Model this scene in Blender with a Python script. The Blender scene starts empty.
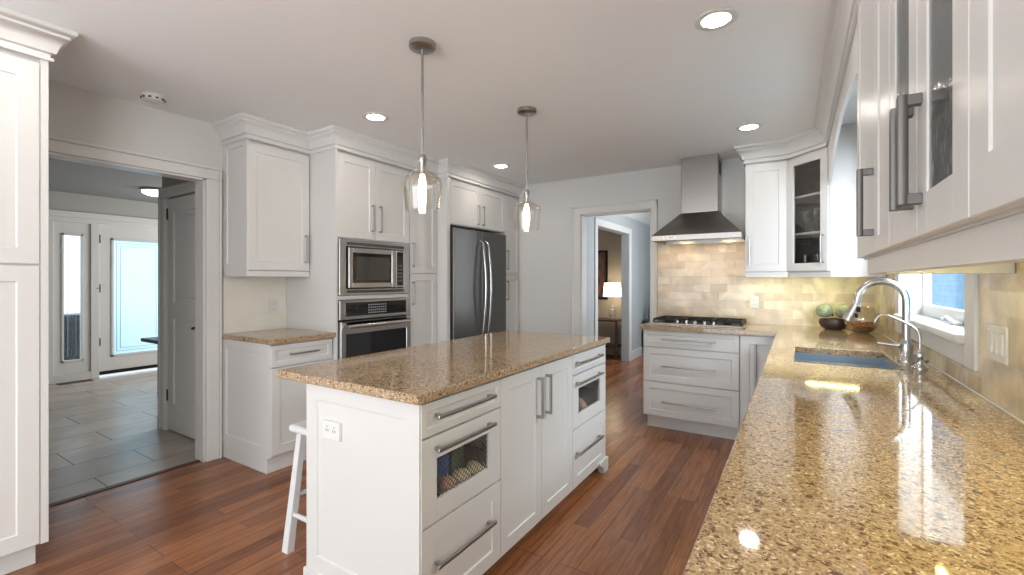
import bpy, bmesh, math, random
from mathutils import Vector, Matrix
PI = math.pi
R = math.radians
S = bpy.context.scene
C = S.collection
random.seed(7)

# ------------------------------------------------------------------ camera
cam_d = bpy.data.cameras.new('camera')
cam = bpy.data.objects.new('camera', cam_d); C.objects.link(cam)
cam.location = (0, 0, 1.309)
cam.rotation_euler = (R(90), 0, R(32.096))
cam_d.sensor_width = 36.0
cam_d.lens = 454.25 / 1024 * 36.0
cam_d.shift_y = -6.91 / 1024
cam_d.clip_start = 0.02
S.camera = cam

# ------------------------------------------------------------------ world, lights, exposure
S.view_settings.view_transform = 'Standard'
S.view_settings.look = 'None'
S.view_settings.gamma = 1.0
S.view_settings.use_curve_mapping = False
S.view_settings.exposure = 0.45
W = bpy.data.worlds.new('sky'); S.world = W
W.use_nodes = True
wn = W.node_tree.nodes
wn['Background'].inputs[0].default_value = (0.80, 0.91, 1.0, 1)
wn['Background'].inputs[1].default_value = 2.2

def area(name, loc, rot, sx, sy, power, color, spread=None):
    l = bpy.data.lights.new(name, 'AREA'); l.shape = 'RECTANGLE'
    l.size = sx; l.size_y = sy; l.energy = power; l.color = color
    if spread: l.spread = spread
    o = bpy.data.objects.new(name, l); C.objects.link(o)
    o.location = loc; o.rotation_euler = rot
    return o
# daylight through house openings; the dining, foyer and hall lamps are added fill
area('patio_daylight', (-1.6, -3.45, 1.15), (R(118), 0, 0), 3.2, 2.2, 52, (0.93, 0.97, 1.0))
area('dining_fill', (0.75, -1.9, 1.45), (0, R(103), 0), 1.7, 1.6, 72, (1.0, 0.985, 0.96))  # added fill lamp behind the viewer, brightens the left cabinet fronts
area('window_daylight', (2.3, 2.93, 3.2), (0, R(43), 0), 1.6, 1.6, 200, (0.92, 0.96, 1.0))
_d = Vector((0.36, 4.15, 1.75))-Vector((1.35, 0.75, 1.85))
area('window_skylight', (1.35, 0.75, 1.85), _d.to_track_quat('-Z', 'Z').to_euler(), 0.9, 1.4, 200, (0.94, 0.97, 1.0))
area('foyer_fill', (-6.3, 4.85, 1.5), (R(-93), 0, 0), 2.2, 1.6, 70, (1.0, 0.99, 0.97))  # added fill lamp at an unseen gap in the foyer end wall
area('hall_fill', (-.94, 6.6, 1.5), (0, R(90), 0), 1.6, 1.6, 26, (0.94, 0.97, 1.0))  # added lamp in front of the solid hall wall, brightens the hall

# ------------------------------------------------------------------ materials
def lin(r, g, b):
    f = lambda v: ((v/255+0.055)/1.055)**2.4 if v > 10 else v/255/12.92
    return (f(r), f(g), f(b), 1)
MATS = {}
def mat(name, col, rough=0.5, metal=0.0, spec=0.5, noise=0.0, nscale=8.0, coat=0.0, bump=0.0, bscale=60, stretch=None):
    """principled material with a faint procedural variation"""
    m = bpy.data.materials.new(name); m.use_nodes = True
    nt = m.node_tree; n = nt.nodes; L = nt.links
    p = n['Principled BSDF']
    p.inputs['Base Color'].default_value = col
    p.inputs['Roughness'].default_value = rough
    p.inputs['Metallic'].default_value = metal
    p.inputs['Specular IOR Level'].default_value = spec
    if coat: p.inputs['Coat Weight'].default_value = coat; p.inputs['Coat Roughness'].default_value = 0.05
    tc = n.new('ShaderNodeTexCoord'); mp = n.new('ShaderNodeMapping')
    L.new(tc.outputs['Object'], mp.inputs[0])
    if stretch: mp.inputs['Scale'].default_value = stretch
    if noise:
        nz = n.new('ShaderNodeTexNoise'); nz.inputs['Scale'].default_value = nscale; nz.inputs['Detail'].default_value = 3
        L.new(mp.outputs[0], nz.inputs['Vector'])
        mx = n.new('ShaderNodeMix'); mx.data_type = 'RGBA'
        mx.inputs['A'].default_value = tuple(c*(1-noise) for c in col[:3])+(1,)
        mx.inputs['B'].default_value = tuple(min(1, c*(1+noise)) for c in col[:3])+(1,)
        L.new(nz.outputs['Fac'], mx.inputs['Factor']); L.new(mx.outputs['Result'], p.inputs['Base Color'])
    if bump:
        nb = n.new('ShaderNodeTexNoise'); nb.inputs['Scale'].default_value = bscale
        L.new(mp.outputs[0], nb.inputs['Vector'])
        b = n.new('ShaderNodeBump'); b.inputs['Strength'].default_value = bump; b.inputs['Distance'].default_value = 0.002
        L.new(nb.outputs['Fac'], b.inputs['Height']); L.new(b.outputs[0], p.inputs['Normal'])
    MATS[name] = m
    return m
def emis(name, col, strength):
    m = bpy.data.materials.new(name); m.use_nodes = True
    p = m.node_tree.nodes['Principled BSDF']
    p.inputs['Base Color'].default_value = (0.8, 0.8, 0.8, 1)
    p.inputs['Emission Color'].default_value = col+(1,)
    p.inputs['Emission Strength'].default_value = strength
    return m
def thin_glass(name, tint=(1, 1, 1), refl=0.10, rough=0.02, edge=0.6, diffuse=0.0, dcol=(.8, .8, .8), bump=0.0, bscale=20):
    m = bpy.data.materials.new(name); m.use_nodes = True
    nt = m.node_tree; n = nt.nodes; L = nt.links
    n.remove(n['Principled BSDF'])
    out = n['Material Output']
    tr = n.new('ShaderNodeBsdfTransparent'); tr.inputs[0].default_value = tint+(1,)
    gl = n.new('ShaderNodeBsdfGlossy'); gl.inputs['Roughness'].default_value = rough
    lw = n.new('ShaderNodeLayerWeight'); lw.inputs[0].default_value = 0.35
    mr = n.new('ShaderNodeMapRange'); mr.inputs['To Min'].default_value = refl; mr.inputs['To Max'].default_value = edge
    L.new(lw.outputs['Facing'], mr.inputs['Value'])
    base = tr
    if diffuse:
        df = n.new('ShaderNodeBsdfTranslucent'); df.inputs[0].default_value = dcol+(1,)
        ms = n.new('ShaderNodeMixShader'); ms.inputs[0].default_value = diffuse
        L.new(tr.outputs[0], ms.inputs[1]); L.new(df.outputs[0], ms.inputs[2]); base = ms
    mx = n.new('ShaderNodeMixShader')
    L.new(mr.outputs[0], mx.inputs[0]); L.new(base.outputs[0], mx.inputs[1]); L.new(gl.outputs[0], mx.inputs[2])
    if bump:
        tc = n.new('ShaderNodeTexCoord'); nz = n.new('ShaderNodeTexNoise'); nz.inputs['Scale'].default_value = bscale
        L.new(tc.outputs['Object'], nz.inputs['Vector'])
        b = n.new('ShaderNodeBump'); b.inputs['Strength'].default_value = bump; b.inputs['Distance'].default_value = 0.01
        L.new(nz.outputs['Fac'], b.inputs['Height']); L.new(b.outputs[0], gl.inputs['Normal'])
    L.new(mx.outputs[0], out.inputs[0])
    return m

white = mat('white_lacquer', (0.655, 0.645, 0.63, 1), 0.32, noise=0.015, nscale=3)
trimw = mat('white_trim_paint', (0.69, 0.69, 0.68, 1), 0.35, noise=0.015, nscale=3)
wallm = mat('pale_grey_wall_paint', (0.66, 0.66, 0.645, 1), 0.7, noise=0.02, nscale=2, bump=0.05)
ceilm = mat('ceiling_paint', (0.86, 0.88, 0.895, 1), 0.8, noise=0.015, nscale=1.5)
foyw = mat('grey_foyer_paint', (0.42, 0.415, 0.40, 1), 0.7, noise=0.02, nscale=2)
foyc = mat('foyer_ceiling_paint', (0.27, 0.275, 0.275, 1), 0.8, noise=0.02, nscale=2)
hallw = mat('blue_grey_hall_paint', (0.42, 0.455, 0.47, 1), 0.7, noise=0.02, nscale=2)
beigew = mat('beige_room_paint', (0.55, 0.48, 0.40, 1), 0.7, noise=0.02, nscale=2)
steel = mat('brushed_stainless', (0.43, 0.425, 0.42, 1), 0.30, 1.0, noise=0.10, nscale=14, stretch=(1, 1, 40))
hoodst = mat('hood_stainless', (0.36, 0.34, 0.32, 1), 0.30, 1.0, noise=0.06, nscale=10, stretch=(40, 1, 1))
fridgest = mat('slate_stainless', (0.15, 0.148, 0.145, 1), 0.30, 1.0, noise=0.06, nscale=10, stretch=(1, 1, 30))
dnickel = mat('dark_nickel', (0.17, 0.16, 0.15, 1), 0.45, 1.0, noise=0.05, nscale=30)
nickel = mat('brushed_nickel', (0.40, 0.39, 0.375, 1), 0.30, 1.0, noise=0.05, nscale=30)
nickel_l = mat('bright_nickel', (0.58, 0.58, 0.58, 1), 0.22, 1.0, noise=0.05, nscale=30)
sinkst = mat('sink_steel', (0.36, 0.45, 0.54, 1), 0.35, 0.75, noise=0.05, nscale=20)  # blue in the base colour stands for reflected sky
blackg = mat('black_glass', (0.012, 0.012, 0.014, 1), 0.06, 0.0, 0.6, noise=0.1)
greyg = mat('oven_window_glass', (0.045, 0.048, 0.052, 1), 0.08, 0.0, 0.6, noise=0.1)
blackm = mat('black_metal', (0.018, 0.018, 0.02, 1), 0.4, 0.6, noise=0.1)
iron = mat('cast_iron', (0.02, 0.02, 0.022, 1), 0.55, 0.3, noise=0.2, nscale=60, bump=0.2)
plate = mat('white_plastic', (0.70, 0.70, 0.685, 1), 0.4, noise=0.01)
darkp = mat('dark_slot', (0.05, 0.05, 0.05, 1), 0.6, noise=0.1)
navy = mat('navy_paint', (0.02, 0.028, 0.04, 1), 0.4, noise=0.2)
interior = mat('shaded_interior', (0.10, 0.075, 0.055, 1), 0.5, noise=0.2, nscale=12, stretch=(1, 1, 8))  # dark brown puts the shade of an unlit inside into the colour
stoolw = mat('white_stool_paint', (0.70, 0.70, 0.70, 1), 0.45, noise=0.02)
glassc = thin_glass('clear_glass', (0.97, 0.97, 0.96), 0.06, 0.02, 0.7)
pendg = thin_glass('pendant_glass', (1.0, 0.985, 0.96), 0.05, 0.05, 0.42)
windowg = thin_glass('window_glass', (0.93, 0.96, 0.98), 0.02, 0.01, 0.07)
frost = thin_glass('frosted_glass', (0.55, 0.70, 0.76), 0.06, 0.25, 0.3, 0.82, (0.80, 0.93, 0.98))
wavyg = thin_glass('wavy_cabinet_glass', (0.55, 0.57, 0.56), 0.25, 0.16, 0.55, 0.45, (.55, .57, .56), bump=0.25, bscale=30)
cabg = thin_glass('cabinet_glass', (0.94, 0.94, 0.93), 0.06, 0.03, 0.4)
greeng = mat('green_swirl_glass', lin(140, 150, 120), 0.12, noise=0.8, nscale=22, stretch=(1, 3, 1))
e_down = emis('downlight_lens', (1.0, 0.92, 0.82), 68)
e_bulb = emis('filament_bulb', (1.0, 0.80, 0.50), 26)
e_led = emis('yellow_led', (0.96, 0.95, 0.40), 30)
e_hood = emis('halogen', (1.0, 0.72, 0.34), 110)
e_foyer = emis('foyer_lamp_lens', (1.0, 0.95, 0.88), 4)
e_shade = emis('lit_lamp_shade', (1.0, 0.82, 0.55), 3.0)

def granite():
    m = bpy.data.materials.new('speckled_quartz'); m.use_nodes = True
    nt = m.node_tree; n = nt.nodes; L = nt.links; p = n['Principled BSDF']
    p.inputs['Roughness'].default_value = 0.055
    p.inputs['Specular IOR Level'].default_value = 0.6
    tc = n.new('ShaderNodeTexCoord')
    wz = n.new('ShaderNodeTexNoise'); wz.inputs['Scale'].default_value = 120; wz.inputs['Detail'].default_value = 2
    L.new(tc.outputs['Object'], wz.inputs['Vector'])
    sc = n.new('ShaderNodeVectorMath'); sc.operation = 'SCALE'; sc.inputs['Scale'].default_value = 0.012
    L.new(wz.outputs['Color'], sc.inputs[0])
    ad = n.new('ShaderNodeVectorMath'); L.new(tc.outputs['Object'], ad.inputs[0]); L.new(sc.outputs[0], ad.inputs[1])
    def noise(scale, det=3):
        v = n.new('ShaderNodeTexNoise'); v.inputs['Scale'].default_value = scale; v.inputs['Detail'].default_value = det
        L.new(tc.outputs['Object'], v.inputs['Vector']); return v.outputs['Fac']
    def cells(scale, ch):
        v = n.new('ShaderNodeTexVoronoi'); v.inputs['Scale'].default_value = scale
        L.new(ad.outputs[0], v.inputs['Vector'])
        q = n.new('ShaderNodeSeparateColor'); L.new(v.outputs['Color'], q.inputs[0]); return q.outputs[ch]
    def ramp(src, pts):
        r = n.new('ShaderNodeValToRGB'); e = r.color_ramp.elements
        e[0].position, e[0].color = pts[0]; e[1].position, e[1].color = pts[1]
        for pos, c in pts[2:]:
            q = e.new(pos); q.color = c
        L.new(src, r.inputs[0]); return r.outputs[0]
    def mix(f, a, col):
        q = n.new('ShaderNodeMix'); q.data_type = 'RGBA'; q.inputs['B'].default_value = col
        L.new(f, q.inputs['Factor']); L.new(a, q.inputs['A']); return q.outputs['Result']
    W1, B0 = (1, 1, 1, 1), (0, 0, 0, 1)
    base = ramp(noise(170, 4), [(0.38, lin(152, 126, 96)), (0.5, lin(171, 145, 113)), (0.62, lin(188, 164, 132))])
    c = mix(ramp(cells(210, 1), [(0.90, B0), (0.93, W1)]), base, lin(214, 196, 166))
    c = mix(ramp(cells(260, 2), [(0.14, W1), (0.17, B0)]), c, lin(116, 92, 70))
    c = mix(ramp(cells(130, 0), [(0.065, W1), (0.085, B0)]), c, lin(104, 80, 58))
    L.new(c, p.inputs['Base Color'])
    return m
quartz = granite()

def hardwood():
    m = bpy.data.materials.new('oak_hardwood'); m.use_nodes = True
    nt = m.node_tree; n = nt.nodes; L = nt.links; p = n['Principled BSDF']
    tc = n.new('ShaderNodeTexCoord'); mp = n.new('ShaderNodeMapping'); mp.inputs['Rotation'].default_value = (0, 0, R(90))
    L.new(tc.outputs['Object'], mp.inputs[0])
    br = n.new('ShaderNodeTexBrick'); br.inputs['Scale'].default_value = 1.0
    br.inputs['Brick Width'].default_value = 0.95; br.inputs['Row Height'].default_value = 0.085
    br.inputs['Mortar Size'].default_value = 0.0012; br.offset = 0.37; br.offset_frequency = 3
    br.inputs['Color1'].default_value = (0, 0, 0, 1); br.inputs['Color2'].default_value = (1, 1, 1, 1)
    br.inputs['Mortar'].default_value = (0, 0, 0, 1); br.inputs['Mortar Smooth'].default_value = 0.1
    L.new(mp.outputs[0], br.inputs['Vector'])
    rp = n.new('ShaderNodeValToRGB'); e = rp.color_ramp.elements
    e[0].position = 0; e[0].color = lin(124, 76, 48); e[1].position = 1; e[1].color = lin(166, 110, 72)
    L.new(br.outputs['Color'], rp.inputs[0])
    mp2 = n.new('ShaderNodeMapping'); mp2.inputs['Scale'].default_value = (26, 1.6, 1)
    L.new(tc.outputs['Object'], mp2.inputs[0])
    nz = n.new('ShaderNodeTexNoise'); nz.inputs['Scale'].default_value = 2.2; nz.inputs['Detail'].default_value = 7; nz.inputs['Roughness'].default_value = 0.65; nz.inputs['Distortion'].default_value = 0.6
    L.new(mp2.outputs[0], nz.inputs['Vector'])
    r2 = n.new('ShaderNodeValToRGB'); e = r2.color_ramp.elements
    e[0].position = 0.34; e[0].color = (0.66, 0.61, 0.57, 1); e[1].position = 0.62; e[1].color = (1.12, 1.1, 1.08, 1)
    L.new(nz.outputs['Fac'], r2.inputs[0])
    mu = n.new('ShaderNodeMix'); mu.data_type = 'RGBA'; mu.blend_type = 'MULTIPLY'; mu.inputs['Factor'].default_value = 1
    L.new(rp.outputs[0], mu.inputs['A']); L.new(r2.outputs[0], mu.inputs['B'])
    mo = n.new('ShaderNodeMix'); mo.data_type = 'RGBA'; mo.inputs['B'].default_value = lin(48, 26, 16)
    L.new(br.outputs['Fac'], mo.inputs['Factor']); L.new(mu.outputs['Result'], mo.inputs['A'])
    L.new(mo.outputs['Result'], p.inputs['Base Color'])
    p.inputs['Roughness'].default_value = 0.24
    b = n.new('ShaderNodeBump'); b.inputs['Strength'].default_value = 0.12; b.inputs['Distance'].default_value = 0.002
    L.new(nz.outputs['Fac'], b.inputs['Height']); L.new(b.outputs[0], p.inputs['Normal'])
    return m
wood = hardwood()

def tile_mat(name, rot, w, h, mortar, c1, c2, cm, rough, offset=0.5, vein=0.25, vscale=6, freq=2, loc=(0, 0, 0)):
    m = bpy.data.materials.new(name); m.use_nodes = True
    nt = m.node_tree; n = nt.nodes; L = nt.links; p = n['Principled BSDF']
    tc = n.new('ShaderNodeTexCoord'); mp = n.new('ShaderNodeMapping'); mp.inputs['Rotation'].default_value = rot; mp.inputs['Location'].default_value = loc
    L.new(tc.outputs['Object'], mp.inputs[0])
    br = n.new('ShaderNodeTexBrick'); br.inputs['Scale'].default_value = 1.0
    br.inputs['Brick Width'].default_value = w; br.inputs['Row Height'].default_value = h
    br.inputs['Mortar Size'].default_value = mortar; br.offset = offset; br.offset_frequency = freq
    br.inputs['Color1'].default_value = c1; br.inputs['Color2'].default_value = c2; br.inputs['Mortar'].default_value = cm
    L.new(mp.outputs[0], br.inputs['Vector'])
    nz = n.new('ShaderNodeTexNoise'); nz.inputs['Scale'].default_value = vscale; nz.inputs['Detail'].default_value = 6; nz.inputs['Distortion'].default_value = 0.8
    L.new(tc.outputs['Object'], nz.inputs['Vector'])
    r2 = n.new('ShaderNodeValToRGB'); e = r2.color_ramp.elements
    e[0].position = 0.35; e[0].color = (1-vein,)*3+(1,); e[1].position = 0.65; e[1].color = (1.08, 1.08, 1.08, 1)
    L.new(nz.outputs['Fac'], r2.inputs[0])
    mu = n.new('ShaderNodeMix'); mu.data_type = 'RGBA'; mu.blend_type = 'MULTIPLY'; mu.inputs['Factor'].default_value = 1
    L.new(br.outputs['Color'], mu.inputs['A']); L.new(r2.outputs[0], mu.inputs['B'])
    L.new(mu.outputs['Result'], p.inputs['Base Color'])
    p.inputs['Roughness'].default_value = rough
    b = n.new('ShaderNodeBump'); b.inputs['Strength'].default_value = 0.5; b.inputs['Distance'].default_value = 0.0015; b.invert = True
    L.new(br.outputs['Fac'], b.inputs['Height']); L.new(b.outputs[0], p.inputs['Normal'])
    return m
TA, TB, TM = lin(196, 176, 150), lin(226, 212, 190), lin(214, 202, 182)
tile_y = tile_mat('travertine_subway_back', (R(-90), 0, 0), 0.15, 0.075, 0.0016, TA, TB, TM, 0.16, loc=(0.03, 0, 0))
tile_x = tile_mat('travertine_subway_side', (R(90), 0, R(90)), 0.15, 0.075, 0.0016, TA, TB, TM, 0.16)
for _m in (tile_x,):   # side walls: brick rows follow y, height follows z
    _n = _m.node_tree.nodes; _l = _m.node_tree.links
    _mp = [q for q in _n if q.type == 'MAPPING'][0]; _tc = [q for q in _n if q.type == 'TEX_COORD'][0]
    _s = _n.new('ShaderNodeSeparateXYZ'); _c = _n.new('ShaderNodeCombineXYZ')
    _l.new(_tc.outputs['Object'], _s.inputs[0]); _l.new(_s.outputs[1], _c.inputs[0]); _l.new(_s.outputs[2], _c.inputs[1])
    _l.new(_c.outputs[0], _mp.inputs[0]); _mp.inputs['Rotation'].default_value = (0, 0, 0)
ftile = tile_mat('foyer_floor_tile', (0, 0, R(90)), 0.80, 0.40, 0.0045, lin(176, 164, 154), lin(192, 180, 168), lin(62, 55, 50), 0.30, offset=0.42, vein=0.18, vscale=3, freq=2, loc=(0.28, 0.35, 0))
siding = tile_mat('blue_siding', (0, 0, 0), 8.0, 0.13, 0.004, lin(64, 112, 142), lin(72, 122, 152), lin(38, 76, 100), 0.6)
_n = siding.node_tree.nodes; _l = siding.node_tree.links
_mp = [q for q in _n if q.type == 'MAPPING'][0]; _tc = [q for q in _n if q.type == 'TEX_COORD'][0]
_s = _n.new('ShaderNodeSeparateXYZ'); _c = _n.new('ShaderNodeCombineXYZ')
_l.new(_tc.outputs['Object'], _s.inputs[0]); _l.new(_s.outputs[1], _c.inputs[0]); _l.new(_s.outputs[2], _c.inputs[1]); _l.new(_c.outputs[0], _mp.inputs[0])

# ------------------------------------------------------------------ mesh helpers
class MB:
    """collects shapes into one mesh"""
    def __init__(s): s.bm = bmesh.new()
    def box(s, x0, x1, y0, y1, z0, z1, bev=0.0, seg=1):
        t = bmesh.new()
        bmesh.ops.create_cube(t, size=1)
        for v in t.verts:
            v.co = Vector(((x0+x1)/2+v.co.x*(x1-x0), (y0+y1)/2+v.co.y*(y1-y0), (z0+z1)/2+v.co.z*(z1-z0)))
        if bev: bmesh.ops.bevel(t, geom=list(t.edges), offset=bev, segments=seg, profile=0.5, affect='EDGES')
        return s.add(t)
    def add(s, t):
        me = bpy.data.meshes.new('tmp'); t.to_mesh(me); t.free(); s.bm.from_mesh(me); bpy.data.meshes.remove(me)
        return s
    def cyl(s, p0, p1, r0, r1=None, seg=20, caps=True):
        r1 = r0 if r1 is None else r1
        p0, p1 = Vector(p0), Vector(p1); d = p1-p0
        t = bmesh.new()
        bmesh.ops.create_cone(t, cap_ends=caps, segments=seg, radius1=r0, radius2=r1, depth=d.length)
        M = Matrix.Translation((p0+p1)/2) @ d.to_track_quat('Z', 'Y').to_matrix().to_4x4()
        bmesh.ops.transform(t, matrix=M, verts=t.verts)
        return s.add(t)
    def lathe(s, prof, c=(0, 0, 0), seg=32, axis=None):
        """prof: list of (radius, z)"""
        t = bmesh.new(); rings = []
        for r, z in prof:
            if r < 1e-6: rings.append([t.verts.new((0, 0, z))])
            else: rings.append([t.verts.new((r*math.cos(2*PI*i/seg), r*math.sin(2*PI*i/seg), z)) for i in range(seg)])
        for a, b in zip(rings, rings[1:]):
            for i in range(seg):
                j = (i+1) % seg
                if len(a) == 1 and len(b) == 1: continue
                if len(a) == 1: t.faces.new((a[0], b[j], b[i]))
                elif len(b) == 1: t.faces.new((a[i], a[j], b[0]))
                else: t.faces.new((a[i], a[j], b[j], b[i]))
        M = Matrix.Translation(c)
        if axis is not None: M = M @ Vector(axis).to_track_quat('Z', 'Y').to_matrix().to_4x4()
        bmesh.ops.transform(t, matrix=M, verts=t.verts)
        bmesh.ops.recalc_face_normals(t, faces=t.faces)
        return s.add(t)
    def tube(s, pts, r, seg=12, caps=True):
        """round tube through the points; r may be a list"""
        pts = [Vector(p) for p in pts]; t = bmesh.new(); rings = []
        rr = r if isinstance(r, (list, tuple)) else [r]*len(pts)
        up = None
        for i, p in enumerate(pts):
            d = (pts[min(i+1, len(pts)-1)]-pts[max(i-1, 0)]).normalized()
            if up is None:
                up = d.orthogonal().normalized()
            u = (up-d*up.dot(d)).normalized(); up = u; w = d.cross(u)
            rings.append([t.verts.new(p+(u*math.cos(2*PI*k/seg)+w*math.sin(2*PI*k/seg))*rr[i]) for k in range(seg)])
        for a, b in zip(rings, rings[1:]):
            for k in range(seg):
                j = (k+1) % seg; t.faces.new((a[k], a[j], b[j], b[k]))
        if caps: t.faces.new(rings[0][::-1]); t.faces.new(rings[-1])
        bmesh.ops.recalc_face_normals(t, faces=t.faces)
        return s.add(t)
    def prism(s, poly, h0, h1, axis='z'):
        """poly of 2D points extruded along an axis ('z': xy, 'y': xz, 'x': yz)"""
        f = {'z': lambda a, b, h: (a, b, h), 'y': lambda a, b, h: (a, h, b), 'x': lambda a, b, h: (h, a, b)}[axis]
        t = bmesh.new()
        lo = [t.verts.new(f(a, b, h0)) for a, b in poly]; hi = [t.verts.new(f(a, b, h1)) for a, b in poly]
        t.faces.new(lo); t.faces.new(hi)
        for i in range(len(poly)):
            j = (i+1) % len(poly); t.faces.new((lo[i], lo[j], hi[j], hi[i]))
        bmesh.ops.recalc_face_normals(t, faces=t.faces)
        return s.add(t)
    def sweep(s, path, prof, side=1):
        """profile (outward, z) carried along an open xy path with mitred corners; side +1 = right of travel"""
        P = [Vector(p) for p in path]; t = bmesh.new(); rings = []
        def nrm(d): return Vector((d.y, -d.x))*side
        for i, p in enumerate(P):
            n1 = nrm((P[i]-P[i-1]).normalized()) if i > 0 else None
            n2 = nrm((P[i+1]-P[i]).normalized()) if i < len(P)-1 else None
            if n1 is None: m = n2
            elif n2 is None: m = n1
            else: m = (n1+n2); m = m/(m.dot(n1))
            rings.append([t.verts.new((p.x+m.x*o, p.y+m.y*o, z)) for o, z in prof])
        k = len(prof)
        for a, b in zip(rings, rings[1:]):
            for i in range(k):
                j = (i+1) % k; t.faces.new((a[i], a[j], b[j], b[i]))
        t.faces.new(rings[0]); t.faces.new(rings[-1])
        bmesh.ops.recalc_face_normals(t, faces=t.faces)
        return s.add(t)
    def sphere(s, c, r, sc=(1, 1, 1), u=20, v=12, jitter=0, rot=0):
        t = bmesh.new(); bmesh.ops.create_uvsphere(t, u_segments=u, v_segments=v, radius=r)
        for q in t.verts:
            k = 1+random.uniform(-jitter, jitter) if jitter else 1
            q.co = Vector((q.co.x*sc[0]*k, q.co.y*sc[1]*k, q.co.z*sc[2]*k))
        bmesh.ops.transform(t, matrix=Matrix.Translation(c) @ Matrix.Rotation(rot, 4, 'Z'), verts=t.verts)
        return s.add(t)
    def shaker(s, x0, x1, z0, z1, y=0.0, t=0.02, st=0.062, dep=0.007, bev=0.001):
        """frame and recessed panel; front face at y, body towards +y"""
        s.box(x0, x0+st, y, y+t, z0, z1, bev); s.box(x1-st, x1, y, y+t, z0, z1, bev)
        s.box(x0+st-.002, x1-st+.002, y, y+t, z1-st, z1, bev); s.box(x0+st-.002, x1-st+.002, y, y+t, z0, z0+st, bev)
        s.box(x0+st-.004, x1-st+.004, y+dep, y+t, z0+st-.004, z1-st+.004)
        # little sloped bead inside the frame
        a, b, c, d = x0+st, x1-st, z0+st, z1-st; k = min(.0035, dep*.5)
        tt = bmesh.new()
        o = [tt.verts.new(p) for p in ((a, y+.001, c), (b, y+.001, c), (b, y+.001, d), (a, y+.001, d))]
        i = [tt.verts.new(p) for p in ((a+k, y+dep, c+k), (b-k, y+dep, c+k), (b-k, y+dep, d-k), (a+k, y+dep, d-k))]
        for q in range(4):
            w = (q+1) % 4; tt.faces.new((o[q], o[w], i[w], i[q]))
        bmesh.ops.recalc_face_normals(tt, faces=tt.faces)
        return s.add(tt)
    def frame(s, x0, x1, z0, z1, y=0.0, t=0.02, st=0.062, bev=0.0015):
        s.box(x0, x0+st, y, y+t, z0, z1, bev); s.box(x1-st, x1, y, y+t, z0, z1, bev)
        s.box(x0+st-.002, x1-st+.002, y, y+t, z1-st, z1, bev); s.box(x0+st-.002, x1-st+.002, y, y+t, z0, z0+st, bev)
        return s

def smooth_by_angle(me, ang=50):
    bm = bmesh.new(); bm.from_mesh(me)
    for f in bm.faces: f.smooth = True
    for e in bm.edges:
        if len(e.link_faces) == 2:
            a, f0, f1 = e.calc_face_angle(0), e.link_faces[0].calc_area(), e.link_faces[1].calc_area()
            if a > R(ang) or (a > R(4) and max(f0, f1) > 7*min(f0, f1)): e.smooth = False
        else: e.smooth = False
    bm.to_mesh(me); bm.free()

def obj(name, mb, m, parent=None, smooth=True, **props):
    me = bpy.data.meshes.new(name); mb.bm.to_mesh(me); mb.bm.free()
    if smooth: smooth_by_angle(me)
    me.materials.append(m)
    o = bpy.data.objects.new(name, me); C.objects.link(o)
    if parent: o.parent = parent
    for k, v in props.items(): o[k] = v
    return o
def struct(name, mb, m):
    o = obj(name, mb, m); o['kind'] = 'structure'; return o
def thing(name, label, cat, loc=(0, 0, 0), rotz=0.0, group=None):
    o = bpy.data.objects.new(name, None); C.objects.link(o); o.empty_display_size = 0.1
    o.location = loc; o.rotation_euler = (0, 0, rotz); o['label'] = label; o['category'] = cat
    if group: o['group'] = group
    return o
def tag(o, label, cat, group=None):
    o['label'] = label; o['category'] = cat
    if group: o['group'] = group
    return o
def dup(root, loc, rotz, label):
    r = root.copy(); C.objects.link(r); r.location = loc; r.rotation_euler = (0, 0, rotz); r['label'] = label
    for ch in list(root.children):
        c = ch.copy(); C.objects.link(c); c.parent = r
        for g in ch.children:
            d = g.copy(); C.objects.link(d); d.parent = c
    return r

def vhandle(x, z0, z1, parent, y=0.0, w=0.012, so=0.034, m=None, bt=.010):
    b = MB(); b.box(x-w/2, x+w/2, y-so, y-so+bt, z0, z1, 0.0012); pw = max(.014, w)
    for z in (z0+.0005, z1-pw-.0005): b.box(x-w/2+.0005, x+w/2-.0005, y-so+bt-.002, y, z, z+pw, 0.001)
    return obj('handle', b, m or nickel, parent)
def hhandle(x0, x1, z, parent, y=0.0, w=0.012, so=0.034, m=None):
    b = MB(); b.box(x0, x1, y-so, y-so+0.010, z-w/2, z+w/2, 0.0012)
    for x in (x0+.012, x1-0.028): b.box(x, x+.016, y-so+0.008, y, z-w/2, z+w/2, 0.001)
    return obj('handle', b, m or nickel, parent)
def door(name, x0, x1, z0, z1, parent, y=0.0, st=0.062, t=0.02, dep=.007):
    return obj(name, MB().shaker(x0, x1, z0, z1, y, t, st, dep), white, parent)

# ------------------------------------------------------------------ room shell
ZC = 2.456; XR = 0.544; XL = -3.62; YB = 4.713
struct('floor', MB().box(-3.665, XR, -3.4, YB, -0.05, 0).box(-7.5, -.80, YB, 9.12, -0.05, 0), wood)
struct('floor_foyer', MB().box(-8.12, -3.70, -1.6, 4.6, -0.05, 0.0), ftile)
struct('trim_1', MB().box(-3.70, -3.655, 0.66, 1.60, -0.01, 0.006, 0.002), mat('threshold_wood', lin(70, 42, 28), 0.4, noise=0.2))
struct('ceiling', MB().box(XL-.12, XR+.12, -3.4, YB+.12, ZC, ZC+0.08), ceilm)
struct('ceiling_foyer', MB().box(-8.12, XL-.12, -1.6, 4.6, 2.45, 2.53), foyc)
struct('ceiling_hall', MB().box(-7.5, -.80, YB+.12, 9.12, 2.45, 2.53), ceilm)

# left wall with the opening to the foyer
struct('wall_left', MB().box(XL-.12, XL, 1.60, YB, 0, ZC).box(XL-.12, XL, -3.4, 0.68, 0, ZC).box(XL-.12, XL, 0.68, 1.60, 2.045, ZC), wallm)
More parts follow.
